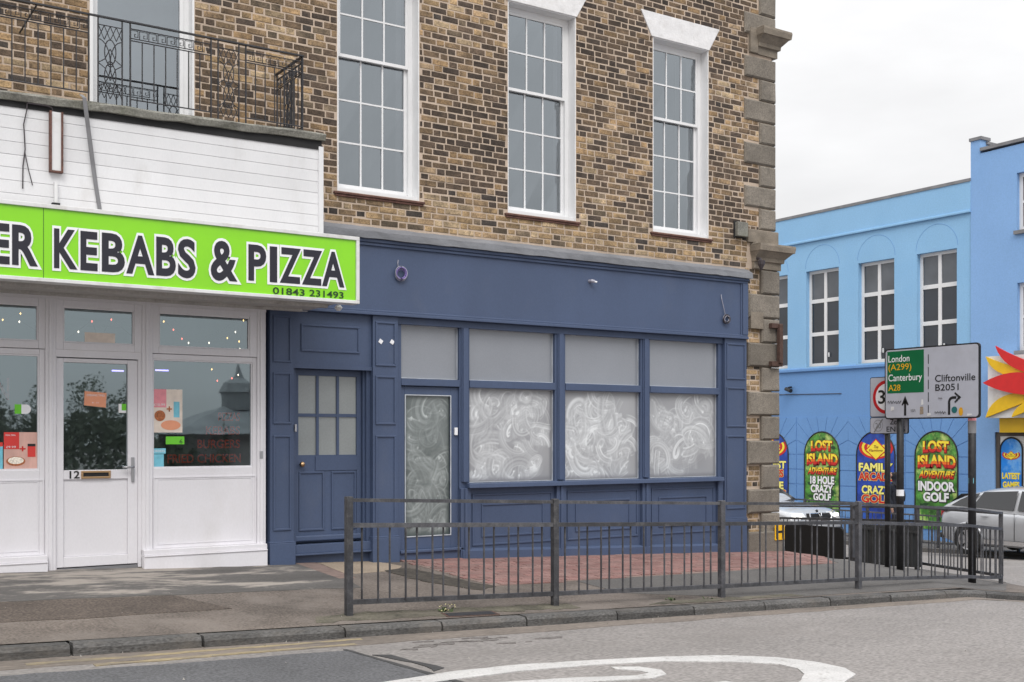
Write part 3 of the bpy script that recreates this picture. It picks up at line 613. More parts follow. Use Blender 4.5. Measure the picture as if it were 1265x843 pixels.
# head rail, mullions, transoms
B(6.06, 11.135, -.02, .15, 2.79, 2.862).build('window_head', BP, sf)
MUL = [(6.905, 7.045), (8.29, 8.452), (9.675, 9.835), (11.065, 11.132)]
for x0, x1 in MUL:
    m = MB(); m.box(x0, x1, .0, .15, .88, 2.79); c = (x0 + x1) / 2
    if x1 - x0 > .1: m.box(c - .035, c + .035, -.035, .0, .965, 2.79); m.box(c - .05, c + .05, -.018, .0, .966, 2.79)
    m.build('mullion', BP, sf, bevel=.006)
B(6.06, 6.13, .0, .15, -.1, 2.79).build('mullion', BP, sf)
m = MB()
for a, b in ((7.045, 8.29), (8.452, 9.675), (9.835, 11.065)): m.box(a, b, -.01, .14, 2.085, 2.175)
m.box(6.13, 6.905, -.01, .14, 2.09, 2.17); m.build('transom', BP, sf, bevel=.006)
for a, b in ((6.13, 6.905), (7.045, 8.29), (8.452, 9.675), (9.835, 11.065)):
    frame_rect(a, b, 2.176, 2.79, .045, .06, .007).build('glazing_bead', 'putty', sf)
    B(a, b, .06, .066, 2.17, 2.795).build('pane', 'pane_film', sf, label='plain grey upper shop pane')
# whitewash brushed on glass
def swirl(w, h, step, blobs, seed, base=0.06, k=1.0):
    rs = np.random.RandomState(seed); nx, ny = int(w / step) + 1, int(h / step) + 1; D = np.zeros((ny, nx))
    order = None
    blobs = list(blobs) + [(rs.uniform(.08, w - .08), rs.uniform(.06, h * .93), rs.uniform(.08, .28), rs.uniform(.04, .2), rs.uniform(.25, 1.0), rs.uniform(.3, .9)) for _ in range(int(15 * w * h) + 3)]
    for (cx, cy, r0, r1, turns, strength) in blobs:
        for rep in range(3):
            N = int(1500 * turns); s = np.linspace(0, 1, N); th = s * min(turns, 1.7) * 2 * math.pi * rs.uniform(.5, 1.1) + rs.rand() * 6.3
            r = (r0 + (r1 - r0) * s) * (1 + .16 * np.sin(th * 1.37 + rs.rand() * 6)) * rs.uniform(.75, 1.1)
            ec = rs.uniform(.45, 1.0); tl = rs.rand() * 3; dx, dy = rs.randn(2) * .07
            ex, ey = r * np.cos(th), r * np.sin(th) * ec
            px = cx + ex * math.cos(tl) - ey * math.sin(tl) + dx * (s - .5) * 2; py = cy + ex * math.sin(tl) + ey * math.cos(tl) + dy * (s - .5) * 2
            tx, ty = np.gradient(px), np.gradient(py); L = np.hypot(tx, ty) + 1e-9; nxv, nyv = -ty / L, tx / L
            hw = rs.uniform(.03, .08); press = np.clip(.55 + .45 * np.sin(th * rs.uniform(.4, .9) + rs.rand() * 6), .05, 1) * np.clip((1 - s) * 6, 0, 1)
            prof = rs.rand(11) ** 2.2; T = np.zeros((ny, nx)); M = np.zeros((ny, nx))
            for b in np.linspace(-1, 1, 34):
                q = np.interp(b, np.linspace(-1, 1, 11), prof) * (.75 + .5 * rs.rand()); edge = 1.0 + 1.6 * (abs(b) > .84)
                gx = (px + nxv * b * hw) / step; gy = (py + nyv * b * hw) / step
                gi = gx.astype(int); gj = gy.astype(int); ok = (gi >= 0) & (gi < nx) & (gj >= 0) & (gj < ny)
                wgt = strength * q * edge * press * L / step * .5
                np.add.at(T, (gj[ok], gi[ok]), wgt[ok]); np.add.at(M, (gj[ok], gi[ok]), (.6 * press * L / step)[ok])
            D = D * (1 - .72 * np.clip(M, 0, 1)) + T
    D = (5 * D + np.roll(D, 1, 0) + np.roll(D, -1, 0) + np.roll(D, 1, 1) + np.roll(D, -1, 1)) / 9
    al = 1 - np.exp(-D * .55 * k); yy, xx = np.mgrid[0:ny, 0:nx] * step
    haze = base + .10 * (np.sin(xx * 9 + seed) * np.sin(yy * 7 + seed * 2) + 1) * .5
    ed = np.minimum.reduce([xx, (nx - 1) * step - xx, yy, (ny - 1) * step - yy])
    return nx, ny, np.clip(haze + al * .9, 0, 1) * np.clip(ed / .07 + .15, 0, 1) * np.clip(yy / .12 + .35, 0, 1)
def painted_pane(x0, x1, z0, z1, y, blobs, seed, m, parent, k=1.0, base=.06):
    st = .0075; nx, ny, a = swirl(x1 - x0, z1 - z0, st, blobs, seed, base, k); off = wloc(parent)
    X, Z = np.meshgrid(np.linspace(x0, x1, nx), np.linspace(z0, z1, ny)); co = np.stack([X - off.x, np.full_like(X, y - off.y), Z - off.z], -1).reshape(-1, 3)
    i = np.arange(nx * ny).reshape(ny, nx); q = np.stack([i[:-1, :-1], i[:-1, 1:], i[1:, 1:], i[1:, :-1]], -1).reshape(-1, 4)
    me = bpy.data.meshes.new('painted_pane'); me.vertices.add(len(co)); me.vertices.foreach_set('co', co.ravel()); me.loops.add(q.size); me.loops.foreach_set('vertex_index', q.ravel().astype(np.int32))
    me.polygons.add(len(q)); me.polygons.foreach_set('loop_start', np.arange(0, q.size, 4, dtype=np.int32)); me.update(calc_edges=True); me.validate()
    at = me.attributes.new('paint', 'FLOAT', 'POINT'); at.data.foreach_set('value', a.ravel().astype(np.float32)); me.materials.append(MATS[m])
    o = bpy.data.objects.new('painted_pane', me); COL.objects.link(o); o.parent = parent; o['label'] = 'shop pane smeared inside with swirls of whitewash'; return o
g = [(.20, .85, .18, .05, 3, 1), (.52, .78, .17, .04, 3, 1), (.85, .82, .16, .05, 2.5, .8), (1.05, .55, .14, .05, 3, .9), (.22, .38, .2, .05, 3, 1), (.45, .22, .14, .03, 2, .8), (.62, .62, .15, .04, 2, .9), (.78, .4, .13, .05, 2, .6), (1.05, .9, .12, .05, 1.5, .5), (.3, .15, .16, .06, 2, .8), (.95, .2, .15, .05, 2, .7), (.5, 1.02, .2, .1, 1, .35)]
painted_pane(7.045, 8.29, .955, 2.085, .06, g, 1, 'pane_whitewash', sf, 2.2, .20)
g = [(.2, .85, .2, .05, 3, 1), (.5, .85, .25, .06, 4, 1), (.45, .55, .22, .05, 3, 1), (.85, .65, .18, .08, 3, 1), (.95, .6, .16, .04, 2, 1.1), (.15, .35, .16, .05, 3, 1), (.45, .32, .13, .05, 3, 1), (.62, .3, .13, .06, 3, .9), (.95, .25, .14, .04, 2, .7), (.1, .12, .12, .04, 2, .7), (.65, .95, .2, .1, 2, .8), (.2, .6, .15, .05, 2, 1)]
painted_pane(8.452, 9.675, .955, 2.085, .06, g, 2, 'pane_whitewash', sf, 2.4, .24)
g = [(.3, .78, .2, .05, 3, 1.1), (.45, .6, .14, .04, 3, 1), (.18, .3, .15, .04, 4, 1.1), (.2, .45, .12, .05, 2, .8), (.85, .8, .25, .14, 2, .8), (.9, .6, .25, .1, 2, .6), (.8, .4, .2, .1, 1.5, .5), (.5, .2, .2, .1, 1.5, .35), (.7, .95, .3, .2, 1, .3), (1.0, .95, .15, .08, 1, .5)]
painted_pane(9.835, 11.065, .955, 2.085, .06, g, 3, 'pane_whitewash', sf, 1.8, .20)
for a, b in ((7.045, 8.29), (8.452, 9.675), (9.835, 11.065)): frame_rect(a, b, .955, 2.085, .045, .0595, .007).build('glazing_bead', 'putty', sf)
# glazed shop door
m = MB(); m.box(6.13, 6.19, .03, .075, .2, 2.085); m.box(6.805, 6.905, .03, .075, .2, 2.085); m.box(6.19, 6.805, .03, .075, 1.99, 2.085); m.box(6.19, 6.805, .03, .075, .2, .345)
d2 = m.build('door', BP, sf, label='blue glazed shop door smeared with whitewash', bevel=.004)
frame_rect(6.19, 6.805, .345, 1.99, .02, .03, .011).build('glazing_bead', 'putty', d2)
g = [(.18, 1.35, .16, .05, 3, .9), (.42, 1.45, .1, .03, 3, .7), (.15, 1.1, .12, .05, 2, .7), (.42, 1.1, .13, .04, 2, .6), (.28, .78, .2, .06, 3, .9), (.47, .62, .1, .03, 3, .9), (.3, .52, .1, .04, 3, 1), (.2, .3, .12, .04, 2, .7), (.25, .14, .1, .04, 2, .9), (.48, .9, .1, .04, 2, .6), (.15, .6, .1, .04, 2, .6), (.4, .25, .25, .2, 1, .3)]
painted_pane(6.2, 6.795, .355, 1.98, .05, g, 5, 'pane_whitewash_door', d2, 1.7, .08)
B(6.21, 6.3, .034, .04, .46, .50).build('sticker', 'ink_white', d2); m = MB(); m.box(6.05 + .06, 6.95, -.03, .1, .165, .2); m.build('weatherboard', BP, d2, bevel=.008)
MB().box(6.845, 6.885, .0, .03, 1.52, 1.61).build('lock', 'ink_white', d2, bevel=.006)
B(6.13, 6.905, .0, .15, -.2, .165).build('threshold', BP, sf)
# sill and stall riser
m = MB(); m.prism([(6.99, y, z) for y, z in ((.1, .955), (-.09, .945), (-.095, .895), (.1, .895))], [(11.09, y, z) for y, z in ((.1, .955), (-.09, .945), (-.095, .895), (.1, .895))]); m.build('window_sill', BP, sf, bevel=.004)
B(6.905, 11.135, .02, .15, -.35, .895).build('stall_riser', BP, sf)
for a, b in ((6.91, 7.045), (8.30, 8.445), (9.685, 9.825), (11.04, 11.13)):
    m = MB(); m.box(a, b, -.03, .02, -.3, .893); 
    if b - a > .1: c = (a + b) / 2; m.box(c - .02, c + .02, -.05, -.03, -.3, .892)
    m.build('riser_post', BP, sf, bevel=.005)
for a, b in ((7.09, 8.26), (8.49, 9.64), (9.87, 11.0)):
    mould(a, b, .20, .82, .02); mould(a + .13, b - .13, .30, .70, .02)
m = MB(); 
zb = lambda x: basez(x)
for a, b in ((6.93, 9.0), (9.0, 11.135)): m.prism([(a, y, z) for y, z in ((.1, -.4), (-.045, -.4), (-.045, zb(a) + .10), (.0, zb(a) + .125), (.1, zb(a) + .125))], [(b, y, z) for y, z in ((.1, -.4), (-.045, -.4), (-.045, zb(b) + .10), (.0, zb(b) + .125), (.1, zb(b) + .125))])
m.build('skirting_board', BP, sf)
# loose cables on the fascia
def coil(name, label, cx, cz, y, R_, n, mats, stub):
    t = thing(name, label, 'cable', (cx, y, cz), 'loose cables on the blue fascia')
    for k in range(n):
        pth = []; tilt = rnd.uniform(-.25, .25); rr = R_ * rnd.uniform(.75, 1.1); ox, oz = rnd.uniform(-.015, .015), rnd.uniform(-.015, .015)
        for i in range(18): a = 2 * math.pi * i / 18; pth.append((cx + ox + rr * math.cos(a), y - .02 - .03 * k / n + tilt * rr * math.sin(a) * .4, cz + oz + rr * math.sin(a)))
        MB().tube(pth, .006, 5, True).build('loop', mats[k % len(mats)], t, smooth=True)
    MB().tube(stub, .006, 5).build('tail', 'cable_dark' if n < 5 else 'cable_grey', t)
coil('cable_coil', 'ring of violet and grey cable hung at the green sign end of the blue fascia', 6.075, 3.35, -.06, .075, 5, ['cable_violet', 'cable_grey'], [(6.06, -.06, 3.51), (6.05, -.07, 3.47), (6.055, -.07, 3.42)])
coil('cable_coil', 'tangled grey cable hanging from a hole by the corner stones', 11.13, 3.13, -.06, .06, 6, ['cable_grey', 'cable_dark'], [(11.06, -.06, 3.46), (11.05, -.08, 3.40), (11.08, -.09, 3.28), (11.12, -.08, 3.18)])
t = thing('cable_stub', 'short cut cable end poking out of the middle of the blue fascia', 'cable', (8.78, -.06, 3.475), 'loose cables on the blue fascia')
MB().tube([(8.78, -.055, 3.475), (8.79, -.1, 3.475), (8.82, -.12, 3.465)], .022, 7).build('stub', 'cable_grey', t); MB().tube([(8.82, -.12, 3.465), (8.85, -.13, 3.46)], .012, 6).build('core', 'ink_white', t)
# ------------------------------------------------------------------ takeaway front (white upvc)
kf = thing('takeaway_front', 'white plastic framed takeaway front with door number 12', 'shopfront', (3.0, 0, .2))
WU = 'white_upvc'
room(-2.5, 4.5, .12, 4.5, -.2, 3.0, 'room_shop', kf)
POST = [(.0, .10), (2.285, 2.382), (3.20, 3.305), (4.404, 4.50)]
for a, b in POST:
    m = MB(); m.box(a, b, -.02, .10, -.1, 2.86); c = (a + b) / 2; m.box(c - .018, c + .018, -.032, -.02, .2, 2.86); m.build('post', WU, kf, bevel=.006)
m = MB(); m.box(-2.5, 4.5, -.028, .1, 2.825, 2.90); m.build('head', WU, kf)
def casement(x0, x1, z0, z1, gx0, gx1, gz0, gz1, y=.0, glass=True, name='window'):
    m = MB(); m.box(x0, gx0, y, y + .07, z0, z1); m.box(gx1, x1, y, y + .07, z0, z1); m.box(gx0, gx1, y, y + .07, gz1, z1); m.box(gx0, gx1, y, y + .07, z0, gz0)
    w = m.build(name, WU, kf, bevel=.005)
    m = MB(); t_ = .014
    m.box(gx0, gx0 + t_, y + .012, y + .05, gz0, gz1); m.box(gx1 - t_, gx1, y + .012, y + .05, gz0, gz1); m.box(gx0 + t_, gx1 - t_, y + .012, y + .05, gz0, gz0 + t_); m.box(gx0 + t_, gx1 - t_, y + .012, y + .05, gz1 - t_, gz1); m.build('bead', 'black_gap' if False else WU, w)
    if glass: MB().poly([(gx0, y + .03, gz0), (gx1, y + .03, gz0), (gx1, y + .03, gz1), (gx0, y + .03, gz1)]).build('pane', 'pane_glass', w, recalc=False)
    else: B(gx0, gx1, y + .025, y + .05, gz0, gz1).build('panel', WU, w)
    return w
XB = [(.10, 2.285, .2, 2.225), (2.382, 3.20, 2.45, 3.125), (3.305, 4.404, 3.37, 4.325)]
for x0, x1, g0, g1 in XB: casement(x0, x1, 2.345, 2.825, g0, g1, 2.415, 2.762, -.012, name='fanlight')
casement(.10, 2.285, .36, 2.34, .16, 2.235, 1.185, 2.285)
casement(3.305, 4.404, .36, 2.34, 3.312, 4.36, 1.185, 2.288)
for x0, x1, g0, g1 in ((.10, 2.285, .16, 2.225), (3.305, 4.404, 3.36, 4.35)):
    m = frame_rect(x0 + .01, x1 - .01, .372, 1.095, -.008, .0, .012); m.build('panel_trim', WU, kf); frame_rect(g0, g1, .41, 1.075, -.005, .0, .008).build('panel_trim', WU, kf)
for x0, x1 in ((-.3, 2.295), (3.20, 4.49)):
    p0, p1 = basez(x0) - .05, basez(x1) - .05
    m = MB(); m.box(x0, x1, -.095, .05, -.05, .30); m.box(x0, x1, -.105, .05, .30, .315); m.box(x0, x1, -.085, .05, .315, .37); m.build('plinth', WU, kf, bevel=.005)
MB().box(-1, 0, -.02, .1, -.1, 2.86).build('wall_panel', WU, kf)
# its door
m = MB(); y0, y1 = .012, .075
m.box(2.392, 2.459, y0, y1, .235, 2.265); m.box(3.068, 3.165, y0, y1, .235, 2.265); m.box(2.459, 3.068, y0, y1, 2.225, 2.265); m.box(2.459, 3.068, y0, y1, 1.085, 1.177); m.box(2.459, 3.068, y0, y1, .235, .335); m.box(2.459, 3.068, y0 + .02, y1, .335, 1.085)
kd = m.build('door', WU, kf, bevel=.005)
MB().poly([(2.459, .045, 1.177), (3.068, .045, 1.177), (3.068, .045, 2.225), (2.459, .045, 2.225)]).build('pane', 'pane_glass', kd, recalc=False)
m = MB(); m.box(2.382, 2.392, .0, .07, .2, 2.345); m.box(3.165, 3.20, .0, .07, .2, 2.345); m.box(2.392, 3.165, .0, .07, 2.275, 2.345); m.build('door_frame', WU, kf)
B(2.392, 3.165, .0, .1, .1, .225).build('threshold', 'coping_grey', kf)
frame_rect(2.62, 2.90, 1.092, 1.168, -.002, .012, .02).build('letterbox', 'brass', kd, bevel=.003); B(2.64, 2.88, .006, .0115, 1.112, 1.148).build('letter_slot', 'black_gap', kd)
text('number', '12', 'ink_dark', kd, lambda u, v: (u, .0085, v), 2.515, 2.605, 1.098, 1.168, .02)
m = MB(); m.box(3.10, 3.13, -.005, .012, 1.05, 1.30); m.build('handle_plate', 'steel', kd, bevel=.004); MB().tube([(3.115, .0, 1.2), (3.115, -.045, 1.2), (3.0, -.05, 1.2)], .011, 7).build('handle', 'steel', kd, smooth=True)
B(4.43, 4.462, -.034, -.02, 1.27, 1.35).build('lock', 'steel', kf)
# paper stuck inside the glass
def pap(u0, u1, v0, v1, name, m, label, cat='poster', y=.027):
    return thing(name, label, cat, ((u0 + u1) / 2, y, v0)), (lambda o, a, b, c, d, mm, lay, nm='print': MB().poly([(a, y - .0015 * lay, c), (b, y - .0015 * lay, c), (b, y - .0015 * lay, d), (a, y - .0015 * lay, d)]).build(nm, mm, o, recalc=False))
t, q = pap(1.92, 2.225, 1.185, 1.55, 'meal_poster', None, 'pizza and drink meal poster with red price block in the left takeaway window')
q(t, 1.925, 2.22, 1.19, 1.545, 'paper_wood', 0, 'sheet'); q(t, 1.925, 2.06, 1.385, 1.545, 'paper_red', 1); P2 = lambda u, v: (u, .0235, v)
text('price', '£9.99', 'ink_white', t, P2, 1.945, 2.03, 1.395, 1.415); text('text', 'MEAL DEAL', 'ink_white', t, P2, 1.94, 2.03, 1.51, 1.525)
disc((0, 0), 1, lambda u, v: (2.03 + .085 * u, .0255, 1.27 + .045 * v)).build('pizza', 'food_brown', t, recalc=False); disc((0, 0), 1, lambda u, v: (2.03 + .07 * u, .0245, 1.277 + .034 * v)).build('topping', 'food_white', t, recalc=False)
m = MB(); m.box(2.135, 2.205, .0242, .0262, 1.31, 1.43); m.build('can', 'paper_red', t); MB().box(2.135, 2.205, .0238, .0262, 1.41, 1.435).build('can_top', 'ink_dark', t)
text('plus', '+', 'ink_red', t, P2, 2.065, 2.115, 1.365, 1.41, .02)
t, q = pap(1.86, 1.918, 1.185, 1.46, 'window_card', None, 'turquoise card at the left edge of the left takeaway window', 'card'); q(t, 1.80, 1.916, 1.19, 1.41, 'paper_blue', 0, 'sheet'); q(t, 1.80, 1.916, 1.41, 1.45, 'paper_red', 0, 'band')
t, q = pap(2.05, 2.18, 1.7, 1.8, 'rating_sticker', None, 'green and white rating sticker with a rounded end', 'sticker', .028); q(t, 2.02, 2.08, 1.72, 1.81, 'paper_green', 0, 'half'); m = MB(); m.poly([(2.08, .0275, 1.72)] + [(2.12 + .045 * math.cos(a * .3 - 1.57), .0275, 1.765 + .045 * math.sin(a * .3 - 1.57)) for a in range(11)] + [(2.08, .0275, 1.81)]); m.build('half', 'ink_white', t, recalc=False)
t = thing('neon_letter', 'pale pink letter N hanging in the left takeaway window', 'lettering', (1.95, .2, 1.85)); text('letter', 'N', 'paper_pink', t, lambda u, v: (u, .2, v), 1.88, 2.0, 1.86, 2.06, .02)
t, q = pap(2.655, 2.865, 1.8, 1.95, 'notice', None, 'small orange paper notice taped to the number 12 door glass', 'notice', .041); m = MB(); m.poly([(2.655, .041, 1.81), (2.862, .041, 1.79), (2.87, .041, 1.935), (2.66, .041, 1.95)]); m.build('sheet', 'paper_orange', t, recalc=False); text('text', 'OPENING TIMES', 'ink_white', t, lambda u, v: (u, .0395, v), 2.68, 2.85, 1.9, 1.92); text('text', '4 - 11', 'ink_white', t, lambda u, v: (u, .0395, v), 2.73, 2.79, 1.83, 1.845)
t, q = pap(2.985, 3.06, 1.72, 1.82, 'white_sticker', None, 'little white sticker at the right edge of the door glass', 'sticker', .041); q(t, 2.985, 3.06, 1.74, 1.83, 'ink_white', 0, 'sheet'); q(t, 3.015, 3.06, 1.765, 1.83, 'paper_green', 1, 'print')
t, q = pap(3.32, 3.63, 1.52, 1.97, 'burger_poster', None, 'pale burger poster with pink corner in the right takeaway window', y=.027); q(t, 3.315, 3.62, 1.545, 1.985, 'paper_cream', 0, 'sheet'); q(t, 3.315, 3.455, 1.80, 1.985, 'paper_pink', 1)
P3 = lambda u, v: (u, .0225, v)
text('price', '£10.99', 'ink_white', t, P3, 3.33, 3.44, 1.815, 1.84); disc((3.39, 1.715), .055, lambda u, v: (u, .024, v)).build('burger', 'food_brown', t, recalc=False); disc((0, 0), 1, lambda u, v: (3.5 + .1 * u, .024, 1.62 + .05 * v)).build('chips', 'paper_orange', t, recalc=False); q(t, 3.53, 3.59, 1.7, 1.86, 'paper_blue', 1)
text('plus', '+', 'food_brown', t, P3, 3.46, 3.51, 1.76, 1.81, .02)
t, q = pap(3.45, 3.65, 1.4, 1.5, 'offer_card', None, 'bright green offer card under the burger poster', 'card', .027); q(t, 3.45, 3.64, 1.425, 1.505, 'paper_green', 0, 'sheet'); text('mark', '6', 'ink_dark', t, lambda u, v: (u, .0245, v), 3.59, 3.62, 1.435, 1.475)
t, q = pap(3.32, 3.45, 1.19, 1.36, 'delivery_card', None, 'pale blue delivery card in the corner of the right takeaway window', 'card', .027); q(t, 3.315, 3.43, 1.19, 1.325, 'paper_blue', 0, 'sheet'); q(t, 3.315, 3.45, 1.33, 1.385, 'paper_blue', 0, 'band'); text('text', 'ORDERS', 'ink_white', t, lambda u, v: (u, .0245, v), 3.325, 3.44, 1.345, 1.37)
t, q = pap(2.66, 2.96, 2.43, 2.52, 'window_card', None, 'blank white card lying along the foot of the fanlight over the number 12 door', 'card', .0145); q(t, 2.655, 2.945, 2.425, 2.525, 'paper_cream', 0, 'sheet')
t = thing('window_lettering', 'faded red menu lettering on the glass of the right takeaway window', 'lettering', (3.9, .09, 1.2))
P4 = lambda u, v: (u, .034, v)
for s_, a, b, c in (('FRIED CHICKEN', 3.47, 4.24, 1.235), ('BURGERS', 3.78, 4.23, 1.385), ('KEBABS', 3.87, 4.23, 1.525), ('PIZZAS', 4.0, 4.23, 1.67)): text('line', s_, 'vinyl_red', t, P4, a, b, c, c + .085, .03)
# fairy lights
t = thing('fairy_lights', 'string of warm and red fairy lights behind the takeaway windows', 'lights', (3.0, .35, 2.6))
pts = [(1.93, .35, 2.60), (2.08, .35, 2.66), (2.09, .35, 2.57)] + [(2.42, .35, 2.40)]
BUL = [(1.96, 2.63, 0), (2.12, 2.70, 0), (2.11, 2.62, 1), (2.49, 2.41, 1), (2.66, 2.55, 1), (2.79, 2.66, 2), (2.86, 2.45, 0), (2.98, 2.69, 2), (3.21, 2.5, 0), (3.41, 2.62, 2), (3.51, 2.70, 0), (3.61, 2.62, 2), (3.70, 2.53, 2), (3.77, 2.49, 1), (3.99, 2.50, 1), (4.19, 2.56, 0), (4.28, 2.63, 1), (4.32, 2.53, 0), (4.37, 2.76, 0), (3.65, 2.38, 0), (4.33, 2.45, 1), (4.02, 2.22, 0), (4.24, 2.13, 2), (4.31, 2.17, 1), (4.08, 2.10, 2)]
for x, z, k in BUL:
    m = MB(); r_ = .008; m.add([(x + r_, .3, z), (x - r_, .3, z), (x, .3 + r_, z), (x, .3 - r_, z), (x, .3, z + r_ * 1.6), (x, .3, z - r_ * 1.6)], [(0, 2, 4), (2, 1, 4), (1, 3, 4), (3, 0, 4), (2, 0, 5), (1, 2, 5), (3, 1, 5), (0, 3, 5)]); m.build('bulb', ('bulb_warm', 'bulb_white', 'bulb_red')[k], t)
MB().tube([(x, .305, z + .012) for x, z, k in BUL[:21]], .0025, 4).build('wire', 'cable_dark', t)
t = thing('led_strip', 'pair of short violet LED tubes glowing at the top of the takeaway glass', 'light', (3.2, .9, 2.2)); B(3.14, 3.26, .9, .92, 2.20, 2.215).build('tube', 'bulb_violet', t); B(3.60, 3.74, .9, .92, 2.22, 2.235).build('tube', 'bulb_violet', t)
# ------------------------------------------------------------------ green sign over it
gs = thing('shop_sign', 'lime green takeaway sign lettered kebabs and pizza with telephone number', 'sign', (2.5, -1.0, 2.85))
SY = -1.1
B(-1.8, 5.03, SY, SY + .12, 2.875, 3.49).build('sign_panel', 'sign_green', gs)
m = MB(); m.box(-1.8, 5.068, SY - .018, SY + .14, 3.485, 3.522); m.box(-1.8, 5.068, SY - .018, SY + .14, 2.845, 2.878); m.box(5.032, 5.068, SY - .018, SY + .14, 2.878, 3.485); m.build('frame', 'sign_white', gs, bevel=.004)
B(2.055, 2.059, SY - .002, SY, 2.878, 3.485).build('seam', 'ink_green', gs)
PS = lambda d: (lambda u, v: (u, SY - d, v))
zt = lambda u: .004 * (u - 2)
LET = [('E', 1.66, 1.775, 2.985, 3.305), ('R', 1.812, 1.992, 2.985, 3.305), ('K', 2.15, 2.318, 2.985, 3.305), ('E', 2.372, 2.50, 2.985, 3.305), ('B', 2.556, 2.735, 2.987, 3.308), ('A', 2.772, 2.995, 2.987, 3.312), ('B', 3.036, 3.196, 2.99, 3.318), ('S', 3.236, 3.38, 2.985, 3.322), ('&', 3.545, 3.77, 2.985, 3.335), ('P', 3.912, 4.07, 3.01, 3.33), ('I', 4.13, 4.178, 3.01, 3.33), ('Z', 4.235, 4.42, 3.012, 3.332), ('Z', 4.465, 4.645, 3.012, 3.332), ('A', 4.675, 4.89, 3.012, 3.335)]
for k, (ch, u0, u1, v0, v1) in enumerate(LET):
    for d, mm, of in ((.004 + .0006 * (k % 3), 'ink_white', .078), (.008, 'ink_navy', .028)): text('letter', ch, mm, gs, PS(d), u0, u1, v0, v1, of)
text('phone_number', '01843', 'ink_green', gs, PS(.0065), 4.15, 4.475, 2.886, 2.95, .014); text('phone_number', '231493', 'ink_green', gs, PS(.0065), 4.53, 4.893, 2.889, 2.953, .014)
for i in range(9):
    a = -1.05 + .115 * i; B(-1.8, 4.95 - .0 * i, a + .004, a + .112, 2.868, 2.884).build('soffit_board', 'soffit', gs)
B(-1.8, 4.95, -1.05, -.02, 2.89, 2.95).build('soffit_backing', 'soffit', gs)
m = MB(); m.box(-1.8, 4.84, -.20, -.14, 2.84, 2.867); m.box(-1.8, 4.9, -.72, -.66, 2.835, 2.867); m.build('batten', 'soffit', gs)
B(4.84, 4.96, -.06, .0, 2.86, 3.52).build('end_bracket', 'sign_white', gs)
MB().tube([(4.98, -.8, 2.86), (4.98, -.8, 2.83), (4.98, -.8, 2.8)], [.02, .045, .02], 8).build('spot_lamp', 'sign_white', gs)
B(-1.8, 4.82, -1.0, -.02, 3.44, 3.485).build('canopy_top', 'soffit', gs)
# ------------------------------------------------------------------ cladding box and balcony
cb = thing('cladding_box', 'white plank clad box between the balcony and the green sign', 'cladding', (2, -.75, 3.5))
for i in range(8):
    z0 = 3.54 + .114 * i; m = MB(); m.prism([(-1.8, -.747, z0), (-1.8, -.755, z0 + .003), (-1.8, -.754, z0 + .107), (-1.8, -.750, z0 + .1135), (-1.8, -.72, z0 + .1135), (-1.8, -.72, z0)], [(4.79, -.747, z0), (4.79, -.755, z0 + .003), (4.79, -.754, z0 + .107), (4.79, -.750, z0 + .1135), (4.79, -.72, z0 + .1135), (4.79, -.72, z0)]); m.build('plank', 'white_cladding', cb)
B(4.775, 4.825, -.775, -.05, 3.53, 4.47).build('corner_trim', 'white_cladding', cb); B(-1.8, 4.775, -.72, -.02, 3.53, 4.46).build('carcass', 'black_gap', cb)
B(-1.8, 2.2, -.80, -.745, 3.535, 3.56).build('flashing', 'rust', cb)
def skew(x0, x1, y0, y1, z0a, z1a, z0b, z1b): return MB().prism([(x0, y0, z0a), (x0, y1, z0a), (x0, y1, z1a), (x0, y0, z1a)], [(x1, y0, z0b), (x1, y1, z0b), (x1, y1, z1b), (x1, y0, z1b)])
bal = thing('balcony', 'stone balcony with black iron greek key railing under the tall window', 'balcony', (2, -.4, 4.5))
sz = lambda x: 4.54 + .0205 * (x - 1.757)
n = 40; vs = []; m = MB()
for i in range(n + 1):
    x = -1.8 + (4.84 + 1.8) * i / n; w = lambda a: rnd.uniform(-a, a); pr = [(.0, sz(x) - .075), (-.80 + w(.01), sz(x) - .075 + w(.008)), (-.815 + w(.008), sz(x) - .02 + w(.006)), (-.80 + w(.01), sz(x) + w(.006)), (.0, sz(x) + .01)]; vs += [(x, y, z) for y, z in pr]
m.add(vs, [(i * 5 + k, i * 5 + (k + 1) % 5, (i + 1) * 5 + (k + 1) % 5, (i + 1) * 5 + k) for i in range(n) for k in range(5)] + [(0, 1, 2, 3, 4), tuple(n * 5 + k for k in range(5))]); m.build('slab', 'slab_concrete', bal)
skew(-1.8, 4.81, -.765, -.02, 4.385, sz(-1.8) - .076, 4.44, sz(4.81) - .076).build('gap_shade', 'black_gap', bal)  # black filler below the slab: the gap's shade is put into its colour
IR = 'iron_black'; FY = -.73; HT = 5.375
def tb(path, r, name='bar', n=5, closed=False): return MB().tube(path, r, n, closed).build(name, IR, bal)
B(-1.8, 4.625, FY - .014, FY + .014, HT - .006, HT + .008).build('handrail', IR, bal)
B(4.605, 4.633, FY + .014, .0, HT - .006, HT + .008).build('handrail', IR, bal)
def key(P, L, z0, z1):         # greek key fret
    n = max(2, round(L / .082)); u = L / n; m = MB(); h = z1 - z0; t_ = .005
    for k in range(n):
        a = k * u; seq = [(0, .15), (0, .95), (.82, .95), (.82, .35), (.45, .35), (.45, .62), (.60, .62)]
        seq = [(a + s_ * u, z0 + w * h) for s_, w in seq]; 
        m.tube([P(s_, z) for s_, z in seq], t_, 4)
        if k < n - 1: m.tube([P(a, z0 + .15 * h), P(a + u, z0 + .15 * h)], t_, 4)
    return m
